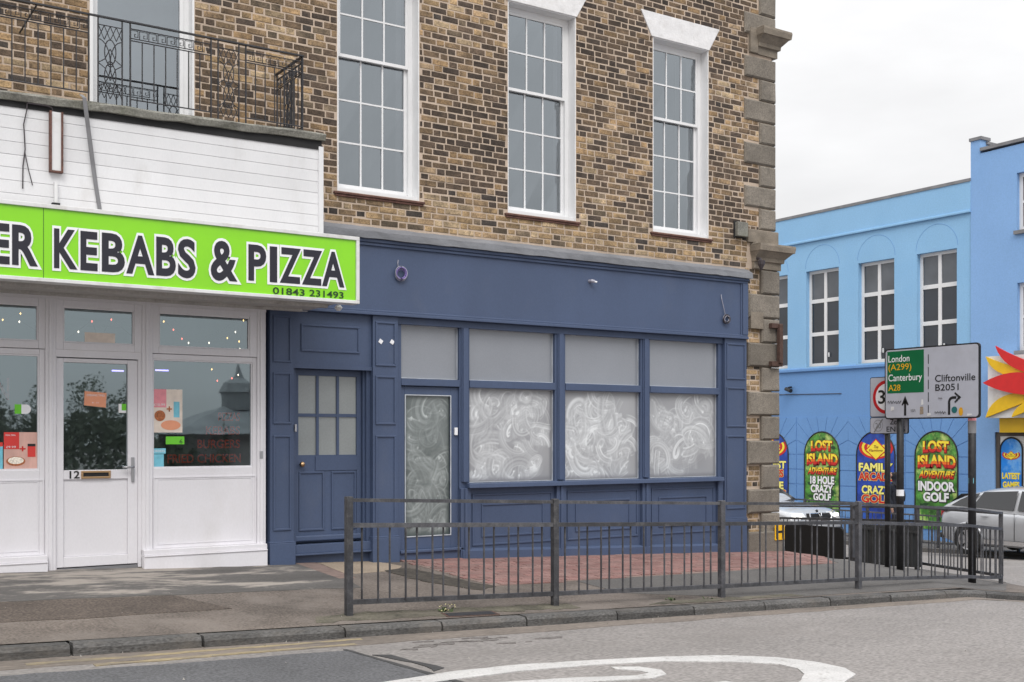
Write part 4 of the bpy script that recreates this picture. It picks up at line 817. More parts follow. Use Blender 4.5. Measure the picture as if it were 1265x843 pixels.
def bars_panel(P, L, n):
    for s_ in (0, L): tb([P(s_, sz(P(s_, 0)[0]) + .01), P(s_, HT - .006)], .009, 'upright')
    tb([P(0, 5.315), P(L, 5.315)], .006, 'rail'); tb([P(0, 5.205), P(L, 5.205)], .006, 'rail'); tb([P(0, 4.655), P(L, 4.655)], .007, 'rail')
    key(P, L, 5.212, 5.308).build('greek_key', IR, bal)
    for k in range(1, n): s_ = L * k / n; tb([P(s_, 4.655), P(s_, 5.205)], .0062)
def scroll_panel(P, L):
    for s_ in (0, L): tb([P(s_, sz(2) + .01), P(s_, HT - .006)], .008, 'upright')
    tb([P(0, 5.30), P(L, 5.30)], .005, 'rail'); m = MB(); c = L / 2
    for z0 in (5.17, 4.63):
        for k in range(4):
            for sg in (1, -1):
                a = L * k / 4; b = a + L / 4 * 1.0; m.tube([P(a if sg > 0 else b, z0), P((a + b) / 2, z0 + .065), P(b if sg > 0 else a, z0 + .13)], .004, 4)
    for zc in (5.06, 4.84):
        m.tube([P(c + .052 * math.cos(2 * math.pi * i / 20), zc + .115 * math.sin(2 * math.pi * i / 20)) for i in range(20)], .0055, 5, True)
    for sg in (1, -1):
        for z0, z1 in ((5.17, 4.96), (4.74, 4.94)):
            m.tube([P(c + sg * (L / 2) * math.cos(t_ * math.pi / 2 / 8) if False else c + sg * (L / 2) * (1 - math.sin(t_ * math.pi / 16)), z0 + (z1 - z0) * (1 - math.cos(t_ * math.pi / 16))) for t_ in range(9)], .005, 4)
        m.tube([P(c + sg * L / 2, 4.95), P(c + sg * .05, 4.91), P(c, 4.80)], .0045, 4); m.tube([P(c + sg * L / 2, 4.95), P(c + sg * .05, 4.99), P(c, 5.09)], .0045, 4)
    m.tube([P(c + .024 * math.cos(2 * math.pi * i / 12), 4.95 + .024 * math.sin(2 * math.pi * i / 12)) for i in range(12)], .006, 5, True)
    m.build('scroll', IR, bal)
PF = lambda x0: (lambda s_, z: (x0 + s_, FY, z))
bars_panel(PF(.45), 2.07, 19); scroll_panel(PF(2.604), .217); bars_panel(PF(2.895), .77, 7); scroll_panel(PF(3.735), .21); bars_panel(PF(4.016), .60, 6)
bars_panel(lambda s_, z: (4.618, FY + .03 + s_, z), .66, 7)
scroll_panel(lambda s_, z: (4.60, FY + .24 + s_, z), .2)
tb([(2.07, FY, 5.36), (2.065, -.3, 5.345), (2.06, -.0, 5.33)], .009, 'stay')
t = thing('light_fitting', 'narrow upright white casing with rusty red edges on the plank cladding', 'fitting', (2.225, -.77, 3.88))
B(2.185, 2.265, -.80, -.757, 3.89, 4.415).build('casing', 'sign_white', t); m = MB(); m.box(2.168, 2.185, -.812, -.757, 3.875, 4.42); m.box(2.265, 2.282, -.812, -.757, 3.875, 4.42); m.box(2.185, 2.265, -.805, -.757, 3.875, 3.89); m.build('edge_strip', 'tile_red', t)
t = thing('conduit', 'short white plastic conduit below the rusty edged casing', 'conduit', (2.22, -.77, 3.6)); B(2.21, 2.235, -.80, -.757, 3.60, 3.79).build('pipe', 'sign_white', t); B(2.19, 2.255, -.81, -.757, 3.565, 3.6).build('elbow', 'black_gap', t)
t = thing('hanging_cable', 'thin dark cable with two frayed tails hanging over the white planks', 'cable', (1.96, -.77, 4.0))
MB().tube([(1.985, -.78, 4.47), (1.98, -.78, 4.40), (1.955, -.772, 4.27), (1.962, -.77, 4.17), (1.968, -.768, 4.05), (1.95, -.768, 3.9), (1.948, -.768, 3.7)], .0055, 5).build('wire', 'cable_dark', t); MB().tube([(1.965, -.768, 4.03), (1.995, -.768, 3.88), (2.03, -.768, 3.74)], .0045, 5).build('tail', 'cable_dark', t)
MB().tube([(1.985, -.79, 4.46), (2.15, -.79, 4.46), (2.19, -.785, 4.45), (2.2, -.78, 4.42)], .006, 5).build('feed', 'cable_dark', t)
t = thing('waste_pipe', 'grey flat strap hanging from the balcony edge down over the cladding', 'strap', (2.52, -.8, 4.0))
m = MB(); pth = [(2.43, -.83, 4.60), (2.455, -.85, 4.57), (2.475, -.83, 4.45), (2.53, -.785, 4.1), (2.575, -.772, 3.8), (2.605, -.768, 3.62), (2.61, -.768, 3.58)]
m.prism([(x - .018, y, z) for x, y, z in pth] + [(x + .018, y, z) for x, y, z in pth[::-1]], [(x - .018, y + .006, z) for x, y, z in pth] + [(x + .018, y + .006, z) for x, y, z in pth[::-1]]); m.build('strap', 'coping_grey', t)
# ------------------------------------------------------------------ guard railings
def guard(root, path, post_at, nb, stagger=.022, post_r=.03, h=1.0):
    """path: ground points; post_at: indices that carry a post; a panel between neighbours with nb bars"""
    def top(p, hh): return (p[0], p[1], p[2] + hh)
    for i in range(len(path) - 1):
        a, b = Vector(path[i]), Vector(path[i + 1]); d = (b - a); d.z = 0; d.normalize(); nrm = Vector((-d.y, d.x, 0)); i0 = a + (b - a) * 0; L = (b - a).length
        for hh, r_ in ((h - .015, .015), (h - .23, .019), (.115, .020)):
            m = MB(); ea, eb = top(a, hh), top(b, hh); w = nrm * r_
            m.prism([Vector(ea) + w * s1 + Vector((0, 0, r_ * s2)) for s1, s2 in ((-1, -1), (1, -1), (1, 1), (-1, 1))], [Vector(eb) + w * s1 + Vector((0, 0, r_ * s2)) for s1, s2 in ((-1, -1), (1, -1), (1, 1), (-1, 1))]); m.build('rail', 'rail_metal', root)
        for k in range(1, nb[i] + 1):
            p = a + (b - a) * (k / (nb[i] + 1)) + nrm * (stagger if k % 2 else -stagger); MB().tube([top(p, .118), top(p, h - .25)], .0095, 5).build('bar', 'rail_metal', root)
    for i in post_at:
        p = Vector(path[i]); d = Vector(path[min(i + 1, len(path) - 1)]) - Vector(path[max(i - 1, 0)]); d.z = 0; d.normalize(); nrm = Vector((-d.y, d.x, 0)); m = MB()
        c = [p + d * (s1 * post_r) + nrm * (s2 * post_r) for s1, s2 in ((-1, -1), (1, -1), (1, 1), (-1, 1))]; m.prism([(q.x, q.y, q.z - .1) for q in c], [(q.x, q.y, q.z + h + .015) for q in c]); m.build('post', 'rail_metal', root, bevel=.005)
def G3(x, y): return (x, y, zg(x, y))
gr = thing('guard_rail', 'long grey steel pedestrian guard railing along the kerb in front of the blue shop', 'railing', (8.4, -2.75, 0), 'steel guard railings at the kerbs')
guard(gr, [G3(4.19, -2.72), G3(6.31, -2.77), G3(8.44, -2.80), G3(10.63, -2.77), G3(12.95, -2.60), G3(13.55, -2.5), G3(14.1, -2.3), G3(14.55, -2.0)], [0, 1, 2, 3, 7], [15, 15, 15, 15, 3, 4, 4])
gb = thing('guard_rail', 'short grey guard railing running back up the side street behind the two signs', 'railing', (15.2, 0, -.5), 'steel guard railings at the kerbs')
guard(gb, [G3(14.62, -1.9), G3(15.2, -.12), G3(15.32, 1.25), G3(15.42, 3.3), G3(15.46, 5.2)], [1, 2, 3, 4], [13, 9, 14, 13])
t = thing('advert_board', 'black round cornered board fixed to the side street railing in front of the white car', 'board', (15.3, 2.1, -.6))
def rrect(y0, y1, z0, z1, r, x0, x1, sl=0.0):
    P_ = []
    for cy, cz, a0 in ((y1 - r, z1 - r, 0), (y0 + r, z1 - r, 90), (y0 + r, z0 + r, 180), (y1 - r, z0 + r, 270)):
        for k in range(4): a = math.radians(a0 + k * 30); P_.append((cy + r * math.cos(a), cz + r * math.sin(a)))
    return MB().prism([(x0, y, z + sl * (y - y0)) for y, z in P_], [(x1, y, z + sl * (y - y0)) for y, z in P_])
rrect(1.34, 2.66, -.56, -.03, .09, 15.20, 15.24, .0).build('panel', 'black_plastic', t)
t = thing('ribbed_board', 'dark grey ribbed board fixed to the side street railing behind the sign posts', 'board', (15.1, -.6, -.5))
m = rrect(-.32, .83, -.525, .125, .03, 15.02, 15.04, -.05); m.build('panel', 'grey_plastic', t)
for k in range(11): y = -.285 + k * .108; B(15.0, 15.02, y - .014, y + .014, -.51 - .05 * (y + .32), .11 - .05 * (y + .32)).build('rib', 'grey_plastic', t)
B(14.995, 15.02, -.30, .81, .0, .03).build('band', 'grey_plastic', t)
# ------------------------------------------------------------------ road signs
rs_ = thing('direction_sign', 'large white road sign to London Canterbury and Cliftonville on two black posts', 'road sign', (13.58, -1.6, -.4), 'road signs at the corner')
SX = 13.5
m = MB(); rrect(-2.385, -.855, 1.752, 2.757, .05, SX, SX + .03).build('panel', 'sign_black', rs_)
rrect(-2.365, -.875, 1.772, 2.737, .04, SX - .004, SX).build('face', 'road_sign_grey', rs_)
RP = lambda d: (lambda u, v: (SX - .004 - d, -.855 - u, 1.752 + v))      # u to the right as seen from the road
MB().poly([RP(.002)(a, b) for a, b in ((.05, .37), (.665, .37), (.665, .965), (.05, .965))]).build('green_patch', 'sign_road_green', rs_, recalc=False)
text('lettering', 'London', 'ink_white', rs_, RP(.004), .072, .428, .812, .905, .006); text('lettering', '(A299)', 'sign_yellow_text', rs_, RP(.004), .072, .46, .668, .785, .002); text('lettering', 'Canterbury', 'ink_white', rs_, RP(.004), .072, .635, .512, .638, .006); text('lettering', 'A28', 'sign_yellow_text', rs_, RP(.004), .072, .275, .405, .492, .006)
text('lettering', 'Cliftonville', 'ink_dark', rs_, RP(.004), .848, 1.468, .505, .598, .008); text('lettering', 'B2051', 'ink_dark', rs_, RP(.004), .852, 1.215, .382, .47, .008)
for k in range(5): MB().poly([RP(.003)(a, b) for a, b in ((.732, .06 + .175 * k), (.744, .06 + .175 * k), (.744, .19 + .175 * k), (.732, .19 + .175 * k))]).build('divider_dash', 'sign_black', rs_, recalc=False)
m = MB(); m.poly([RP(.003)(a, b) for a, b in ((.337, .05), (.373, .05), (.373, .26), (.337, .26))]); m.poly([RP(.003)(a, b) for a, b in ((.295, .20), (.355, .33), (.415, .20), (.40, .19), (.355, .235), (.31, .19))]); m.build('arrow', 'sign_black', rs_, recalc=False)
m = MB(); m.poly([RP(.003)(a, b) for a, b in ((1.05, .05), (1.086, .05), (1.086, .22), (1.05, .22))]); m.v += disc((1.13, .22), .08, RP(.003), 10, .044, math.pi, math.pi / 2).v; o_ = len(m.v) - 22; m.f += [(o_ + 2 * i, o_ + 2 * i + 1, o_ + 2 * i + 3, o_ + 2 * i + 2) for i in range(10)]
m.poly([RP(.003)(a, b) for a, b in ((1.13, .264), (1.18, .264), (1.18, .30), (1.13, .30))]); m.poly([RP(.003)(a, b) for a, b in ((1.16, .355), (1.255, .283), (1.16, .205), (1.15, .225), (1.205, .283), (1.15, .335))]); m.build('arrow', 'sign_black', rs_, recalc=False)
disc((1.15, .115), .045, RP(.004), 18).build('sticker', 'sticker_teal', rs_, recalc=False); disc((1.25, .09), .042, lambda u, v: RP(.004)(1.25 + (u - 1.25) * .8, .09 + (v - .09) * 1.4), 14).build('sticker', 'sticker_gold', rs_, recalc=False)
for a, b, c, e in ((.60, .66, .06, .17), (.62, .66, .19, .27), (.11, .17, .12, .18), (.72, .78, .035, .08), (1.34, 1.42, .03, .06)): MB().poly([RP(.004)(p, q) for p, q in ((a, c), (b, c + .01), (b - .005, e), (a + .005, e))]).build('sticker', 'sign_white' if c != .06 else 'cream_slab', rs_, recalc=False)
def scrib(u0, u1, v0, n, amp):
    p = [RP(.006)(u0 + (u1 - u0) * i / n, v0 + amp * math.sin(i * 2.1) * rnd.uniform(.4, 1)) for i in range(n + 1)]; return MB().tube(p, .004, 4)
scrib(.06, .29, .245, 16, .035).build('graffiti', 'sign_black', rs_); scrib(.84, 1.02, .085, 14, .025).build('graffiti', 'plastic_dark', rs_); scrib(.45, .53, .12, 8, .03).build('graffiti', 'coping_grey', rs_); scrib(.9, .96, .28, 8, .02).build('graffiti', 'coping_grey', rs_)
for y in (-1.06, -2.215):
    p = MB().tube([(13.58, y, zg(13.58, y) - .1), (13.58, y, 2.6)], .052, 14).build('post', 'post_black', rs_, smooth=True)
    for zz in (1.95, 2.5): B(13.53, 13.64, y - .07, y + .07, zz, zz + .04).build('clip', 'steel', p)
for zz, hh, mm in ((.66, .09, 'ink_white'),): MB().tube([(13.58, -1.06, zz), (13.58, -1.06, zz + hh)], .0535, 14, cap=False).build('tape', mm, rs_)
MB().tube([(13.58, -2.215, 1.55), (13.58, -2.215, 1.72)], .0535, 14, cap=False).build('tape', 'coping_grey', rs_); MB().tube([(13.58, -2.215, 1.72), (13.58, -2.215, 1.775)], .0538, 14, cap=False).build('tape', 'paper_pink', rs_)
MB().tube([(13.58, -2.215, .88), (13.58, -2.215, .95)], .0533, 5, cap=False).build('tape', 'paper_blue', rs_)
sp = thing('speed_sign', 'white 30 limit sign with zone ends plate half hidden by the big road sign', 'road sign', (13.75, -.7, -.4), 'road signs at the corner')
SX2 = 13.66
rrect(-1.135, -.465, 1.79, 2.375, .03, SX2, SX2 + .02).build('panel', 'sign_black', sp); rrect(-1.125, -.475, 1.80, 2.365, .025, SX2 - .003, SX2).build('face', 'road_sign_grey', sp)
rrect(-1.135, -.465, 1.545, 1.788, .03, SX2, SX2 + .02).build('sub_panel', 'sign_black', sp); rrect(-1.125, -.475, 1.555, 1.778, .025, SX2 - .003, SX2).build('sub_face', 'road_sign_grey', sp)
SP = lambda d: (lambda u, v: (SX2 - .003 - d, -.465 - u, 1.545 + v))
disc((.30, .535), .245, SP(.002), 36, .195).build('ring', 'sign_red', sp, recalc=False); disc((.30, .535), .195, SP(.002), 36).build('disc', 'ink_white', sp, recalc=False); text('lettering', '30', 'ink_dark', sp, SP(.004), .155, .44, .44, .635, .012)
disc((.15, .12), .085, SP(.002), 24, .078).build('ring', 'coping_grey', sp, recalc=False); text('lettering', '20', 'coping_grey', sp, SP(.003), .10, .20, .08, .16, .006); m = MB(); m.poly([SP(.004)(a, b) for a, b in ((.07, .03), (.09, .02), (.24, .21), (.22, .22))]); m.build('bar', 'coping_grey', sp, recalc=False)
text('lettering', 'Zone', 'ink_dark', sp, SP(.003), .36, .585, .135, .21, .006); text('lettering', 'ENDS', 'ink_dark', sp, SP(.003), .30, .62, .03, .105, .008)
MB().tube([(13.72, -.73, zg(13.7, -.73) - .1), (13.72, -.73, 2.3)], .042, 12).build('post', 'post_black', sp, smooth=True)
# ------------------------------------------------------------------ blue building across the side street
FX = 26.0
def zfar(x, y): return zr(x, y) + .1
fp = MB(); ysf = [-30, -15, -8, -4, -2, 0, 2, 4, 6, 8, 10, 14, 20, 30, 60]
fp.add([p for y in ysf for p in ((23.4, y, zfar(23.4, y) - .2), (23.4, y, zfar(23.4, y)), (26.3, y, zfar(26, y) + .03))], [(i * 3 + k, i * 3 + k + 1, i * 3 + k + 4, i * 3 + k + 3) for i in range(len(ysf) - 1) for k in range(2)]); fp.build('far_pavement', 'tarmac_grey', kind='structure')
bl = thing('blue_building', 'long sky blue rendered seaside building with white upper windows and arched golf posters', 'building', (FX, 9, -1))
CEN = [13.28, 11.32, 9.39, 7.43, 15.23, 17.18, 19.1]
def wall_holes(x, y0, y1, z0, z1, holes, m, name, parent, thick=.3):
    yc = sorted({y0, y1, *[h[0] for h in holes], *[h[1] for h in holes]}); zc_ = sorted({z0, z1, *[h[2] for h in holes], *[h[3] for h in holes]}); mb = MB()
    for i in range(len(yc) - 1):
        for j in range(len(zc_) - 1):
            cy, cz = (yc[i] + yc[i + 1]) / 2, (zc_[j] + zc_[j + 1]) / 2
            if not any(h[0] < cy < h[1] and h[2] < cz < h[3] for h in holes): mb.poly([(x, yc[i], zc_[j]), (x, yc[i + 1], zc_[j]), (x, yc[i + 1], zc_[j + 1]), (x, yc[i], zc_[j + 1])])
    for h in holes:
        a, b, c, e = h
        for q in (((a, c), (a, e)), ((b, c), (b, e)), ((a, c), (b, c)), ((a, e), (b, e))): mb.poly([(x, q[0][0], q[0][1]), (x, q[1][0], q[1][1]), (x + thick, q[1][0], q[1][1]), (x + thick, q[0][0], q[0][1])])
    return mb.build(name, m, parent, recalc=False)
wall_holes(FX, 6.386, 22, 3.50, 8.07, [(c - .615, c + .615, 3.575, 6.415) for c in CEN], 'sky_blue_render', 'wall', bl)
wall_holes(FX, 6.386, 22, -2, 3.50, [], 'mid_blue_render', 'lower_wall', bl)
B(FX + .31, FX + 12, 6.39, 22, 7.4, 7.5).build('roof', 'coping_grey', bl); B(FX + .31, FX + .4, 6.4, 22, -2, 7.4).build('inner_wall', 'room_dark', bl); B(FX + .5, FX + 12, 21.9, 22, -2, 7.4).build('end_wall', 'sky_blue_render', bl)
B(FX - .06, FX + .3, 6.387, 22, 8.07, 8.15).build('coping', 'coping_grey', bl); B(FX - .07, FX + .0, 6.387, 22, 7.27, 7.34).build('cornice', 'sky_blue_render', bl, bevel=.015); B(FX - .04, FX, 6.387, 22, 7.34, 8.07).build('parapet', 'sky_blue_render', bl); B(FX - .06, FX, 6.387, 22, 3.44, 3.54).build('string_course', 'mid_blue_render', bl, bevel=.02)
for c in CEN:
    y0, y1, z0, z1 = c - .615, c + .615, 3.575, 6.415; X0 = FX + .14; m = MB(); t_ = .085
    m.box(X0, X0 + .08, y0, y0 + t_, z0, z1); m.box(X0, X0 + .08, y1 - t_, y1, z0, z1); m.box(X0, X0 + .08, y0 + t_, y1 - t_, z0, z0 + t_ * 1.2); m.box(X0, X0 + .08, y0 + t_, y1 - t_, z1 - t_, z1)
    m.box(X0 + .003, X0 + .077, c - .05, c + .05, z0 + .1, z1 - t_)
    for zz in (4.54, 5.515): m.box(X0 + .006, X0 + .074, y0 + t_, y1 - t_, zz - .055, zz + .055)
    w = m.build('window', 'white_window', bl)
    for a, b in ((y0 + t_, c - .05), (c + .05, y1 - t_)):
        for p, q in ((z0 + .1, 4.485), (4.595, 5.46), (5.57, z1 - t_)): B(X0 + .03, X0 + .04, a, b, p, q).build('pane', 'far_pane_blind' if p > 5.5 else 'far_pane', w)
    B(X0 - .03, X0 - .0, c - .16, c - .13, 3.85, 3.97).build('handle', 'white_window', w)
    B(FX - .05, FX + .14, y0 - .03, y1 + .03, z0 - .05, z0).build('window_sill', 'sky_blue_render', bl)
    m = MB(); m.tube([(FX - .0, c + .64 * math.cos(math.pi * i / 18), 6.50 + .63 * math.sin(math.pi * i / 18)) for i in range(19)], .006, 5); m.build('arch_line', 'mid_blue_render', bl)
# rusticated lower storey: shallow blocks with open joints round each arch
def block(pts, sh=.012, d=.014):
    cy = sum(p[0] for p in pts) / len(pts); cz = sum(p[1] for p in pts) / len(pts); q = []
    for y, z in pts:
        L = math.hypot(y - cy, z - cz); k = max(0, 1 - sh / L * 1.3); q.append((cy + (y - cy) * k, cz + (z - cz) * k))
    return MB().prism([(FX + .001, y, z) for y, z in q], [(FX - d, y, z) for y, z in q])
for c in CEN[:5]:
    hw = .975; zc0 = .98; R_ = .65
    for k, (za, zb_) in enumerate(((.535, .98), (.09, .535), (-.355, .09), (-.8, -.355), (-1.25, -.8))):
        for sg in (1, -1):
            a, b = c + sg * R_, c + sg * hw
            block([(min(a, b), za), (max(a, b), za), (max(a, b), zb_), (min(a, b), zb_)]).build('render_block', 'mid_blue_render', bl)
    angs = [0, 22, 42, 58, 74, 90 + 16 - 10, 106, 122, 138, 158, 180]; angs = [0, 24, 45, 62, 80, 100, 118, 135, 156, 180]
    def outp(a):
        ca, sa = math.cos(math.radians(a)), math.sin(math.radians(a)); tt = min(hw / abs(ca) if abs(ca) > 1e-6 else 9, 1.12 / sa if sa > 1e-6 else 9); return (c + ca * tt, zc0 + sa * tt)
    for a, b in zip(angs[:-1], angs[1:]):
        pin = [(c + R_ * math.cos(math.radians(a + (b - a) * t_ / 3)), zc0 + R_ * math.sin(math.radians(a + (b - a) * t_ / 3))) for t_ in range(4)]; po = [outp(b)]
        cr = [(c + hw, zc0 + 1.12), (c - hw, zc0 + 1.12)]; ca_ = math.degrees(math.atan2(1.12, hw))
        if a < ca_ < b: po.append(cr[0])
        if a < 180 - ca_ < b: po.append(cr[1])
        po.append(outp(a)); block(pin + po).build('voussoir', 'mid_blue_render', bl)
    B(FX - .03, FX, c - hw + .003, c + hw - .003, -2, -1.25).build('base_course', 'mid_blue_render', bl)
# arched posters
def arch_poster(c, label, base, ztop=1.63, hw=.635, x=FX - .02, zb_=-.95):
    t = thing('arch_poster', label, 'poster', (x, c, zb_), 'arched posters along the blue building'); zc0 = ztop - hw; P_ = [(c - hw, zb_), (c + hw, zb_)] + [(c + hw * math.cos(math.pi * i / 16), zc0 + hw * math.sin(math.pi * i / 16)) for i in range(17)]
    MB().prism([(x, y, z) for y, z in P_], [(x + .015, y, z) for y, z in P_]).build('board', base, t); 
    m = MB(); E = [(c + (hw + .02) * math.cos(math.pi * i / 16), zc0 + (hw + .02) * math.sin(math.pi * i / 16)) for i in range(17)]; E = [(c + hw + .02, zb_)] + E + [(c - hw - .02, zb_)]
    m.tube([(x + .002, y, z) for y, z in E], .022, 6); m.build('frame', 'sign_black', t)
    return t, (lambda d: (lambda u, v: (x - .004 - d, c - u, v)))
def outlined(t, P_, s_, u0, u1, v0, v1, fills, of=.03, shadow='ink_dark', shear=0):
    text('lettering', s_, shadow, t, lambda u, v: P_(.001)(u + .012, v - .012), u0, u1, v0, v1, of + .05, shear)
    text('lettering', s_, fills[0], t, P_(.004), u0, u1, v0, v1, of, shear)
def split_text(t, P_, s_, u0, u1, v0, v1, of=.04, shear=0, bow=0.0):
    """lettering whose lower half is orange red and upper half yellow"""
    warp = (lambda u, v: (u, v + bow * (1 - (u / .5) ** 2)))
    text('lettering', s_, 'ink_maroon', t, lambda u, v: P_(.001)(u + .012, v - .014), u0, u1, v0, v1, of + .06, shear, warp=warp)
    text('lettering', s_, 'ink_red', t, P_(.003), u0, u1, v0, v1, of + .01, shear, warp=warp)
    vs, fs = glyphs(s_, of); rv, _ = glyphs(s_, 0.0); ax, bx = min(p[0] for p in rv), max(p[0] for p in rv); ay, by = min(p[1] for p in rv), max(p[1] for p in rv)
    for cut, mm, dd in ((.22, 'ink_orange', .005), (.48, 'ink_yellow', .007)):
        import bmesh
        bm = bmesh.new(); vv = [bm.verts.new((x, y, 0)) for x, y in vs]
        for f in fs:
            try: bm.faces.new([vv[i] for i in f])
            except ValueError: pass
        bmesh.ops.bisect_plane(bm, geom=bm.verts[:] + bm.edges[:] + bm.faces[:], plane_co=(0, ay + (by - ay) * cut, 0), plane_no=(0, -1, 0), clear_outer=True)
        bm.verts.ensure_lookup_table(); bm.verts.index_update(); pts = []
        for v in bm.verts:
            u = u0 + (v.co.x - ax) / (bx - ax) * (u1 - u0); w = v0 + (v.co.y - ay) / (by - ay) * (v1 - v0); u += shear * (w - v0); u, w = warp(u, w); pts.append(P_(dd)(u, w))
        ff = [tuple(v.index for v in f.verts) for f in bm.faces]; bm.free(); MB().add(pts, ff).build('lettering', mm, t, recalc=False)
def emblem(t, P_, uc, vc, w, h):
    for sg in (1, -1):
        for k, mm in ((0, 'ink_red'), (1, 'ink_yellow'), (2, 'ink_red'), (3, 'ink_yellow'), (4, 'ink_red')):
            r1, r2 = 1 - .16 * k, 1 - .16 * (k + 1); m = MB(); pa = [];
            for i in range(9): a = math.radians(-85 + 115 * i / 8); pa.append((uc + sg * w * r1 * math.cos(a) * .98, vc + h * .15 + h * .62 * r1 * math.sin(a)))
            pb = [(uc + sg * w * r2 * math.cos(math.radians(-85 + 115 * i / 8)), vc + h * .15 + h * .62 * r2 * math.sin(math.radians(-85 + 115 * i / 8))) for i in range(9)]
            m.add([P_(.002)(*p) for p in pa] + [P_(.002)(*p) for p in pb], [(i, i + 1, 10 + i, 9 + i) for i in range(8)]); m.build('emblem_feather', mm, t, recalc=False)
    MB().poly([P_(.004)(*p) for p in ((uc, vc + h * .62), (uc + w * .62, vc), (uc, vc - h * .55), (uc - w * .62, vc))]).build('emblem_edge', 'ink_red', t, recalc=False)
    MB().poly([P_(.006)(*p) for p in ((uc, vc + h * .55), (uc + w * .54, vc), (uc, vc - h * .48), (uc - w * .54, vc))]).build('emblem', 'ink_yellow', t, recalc=False)
    text('lettering', 'The', 'ink_maroon', t, P_(.008), uc - w * .15, uc + w * .12, vc + h * .10, vc + h * .26, .01, .3); text('lettering', 'Flamingo', 'ink_maroon', t, P_(.008), uc - w * .4, uc + w * .36, vc - h * .12, vc + h * .06, .015, .3)
def golf_poster(c, label, lines):
    t, P_ = arch_poster(c, label, 'poster_green')
    r3 = random.Random(int(c * 100)); zc0 = 1.63 - .635; kk = 0
    while kk < 26:
        u, v = r3.uniform(-.6, .6), r3.uniform(-.9, 1.55)
        if abs(u) < .28 and v < 1.1: continue
        a, l, w = r3.uniform(0, 6.28), r3.uniform(.12, .3), r3.uniform(.025, .06); L_ = [(u + math.cos(a) * l * q - math.sin(a) * w * e, v + math.sin(a) * l * q + math.cos(a) * w * e) for q, e in ((0, 0), (.3, 1), (.65, .8), (1, 0), (.65, -.8), (.3, -1))]
        if any(abs(x) > .61 or (y > zc0 and x * x + (y - zc0) ** 2 > .6 ** 2) for x, y in L_): continue
        MB().poly([P_(-.0005 - .0001 * kk + .003 * 0)(x, y) if False else P_(-.003 + .0001 * kk)(x, y) for x, y in L_]).build('leaf_print', ('poster_leaf_dark', 'poster_leaf_light', 'poster_leaf_dark')[kk % 3], t, recalc=False); kk += 1
    split_text(t, P_, 'LOST', -.39, .38, 1.09, 1.36, bow=.03); split_text(t, P_, 'ISLAND', -.55, .58, .70, .99, bow=.02); split_text(t, P_, 'ADVENTURE', -.52, .52, .42, .60, of=.03, shear=.25)
    for s_, u0, u1, v0, v1 in lines: outlined(t, P_, s_, u0, u1, v0, v1, ('ink_white',), .045)
    return t
golf_poster(CEN[1], 'arched lost island adventure poster for 18 hole crazy golf', [('18 HOLE', -.42, .46, .13, .34), ('CRAZY', -.4, .4, -.12, .09), ('GOLF', -.3, .34, -.36, -.16)])
golf_poster(CEN[3], 'arched lost island adventure poster for indoor golf behind the silver car', [('INDOOR', -.54, .55, .08, .31), ('GOLF', -.38, .38, -.20, .02)])
def arcade(c, label, a, b):
    t, P_ = arch_poster(c, label, 'poster_blue'); emblem(t, P_, 0.02, 1.13, .60, .52)
    for s_, v0, mm in ((a[0], .55, 'ink_pale_yellow'), (a[1], .29, 'ink_red'), (b[0], -.08, 'ink_pale_yellow'), (b[1], -.33, 'ink_red')):
        w = .56 if len(s_) > 5 else .46; text('lettering', s_, 'ink_dark' if mm != 'ink_red' else 'ink_pale_yellow', t, P_(.002), -w, w, v0, v0 + .21, .075); text('lettering', s_, mm, t, P_(.005), -w, w, v0, v0 + .21, .04)
arcade(CEN[2], 'arched blue family arcade poster behind the two thin sign posts', ('FAMILY', 'ARCADE'), ('CRAZY', 'GOLF'))
arcade(CEN[0], 'arched blue poster half hidden behind the corner stones above the white car', ('LATEST', 'GAMES'), ('PRIZE', 'BINGOS'))
t = thing('cctv_camera', 'small black security camera on the blue wall under the white windows', 'camera', (FX - .1, 12.5, 2.9))
MB().tube([(FX - .02, 12.5, 3.0), (FX - .15, 12.5, 2.98)], .03, 8).build('arm', 'sign_black', t); MB().tube([(FX - .12, 12.62, 2.95), (FX - .2, 12.35, 2.88)], .06, 8).build('body', 'sign_black', t); MB().tube([(FX - .012, 13.6, 2.8), (FX - .012, 10.6, 2.75)], .01, 4).build('cable', 'cable_dark', t)
# taller block on the right
rb = thing('blue_block', 'taller violet blue block with raised corner pier at the far right', 'building', (FX, 0, -1))
wall_holes(FX - .03, -14, 6.386, -2, 8.62, [(3.9, 5.10, 6.60, 8.03), (3.9, 5.09, 3.63, 5.31), (.4, 1.6, 6.6, 8.03), (.4, 1.6, 3.63, 5.31), (4.3, 5.705, -1.3, 1.62)], 'violet_blue_render', 'wall', rb)
MB().prism([(FX - .03, y, z) for y, z in ((-14, 8.62), (6.386, 8.62), (6.386, 8.72), (-14, 8.92))], [(FX + .25, y, z) for y, z in ((-14, 8.62), (6.386, 8.62), (6.386, 8.72), (-14, 8.92))]).build('parapet', 'violet_blue_render', rb)
B(FX + .01, FX + 10, 6.30, 6.385, 8.07, 8.62).build('return_wall', 'violet_blue_render', rb); B(FX - .031, FX + .3, 6.11, 6.387, 8.6, 9.08).build('pier', 'violet_blue_render', rb); B(FX - .06, FX + .35, 6.07, 6.42, 9.08, 9.16).build('pier_coping', 'coping_grey', rb)
MB().prism([(FX - .07, y, z) for y, z in ((-14, 8.90), (6.10, 8.78), (6.10, 8.86), (-14, 8.98))], [(FX + .3, y, z) for y, z in ((-14, 8.90), (6.10, 8.78), (6.10, 8.86), (-14, 8.98))]).build('coping', 'coping_grey', rb)
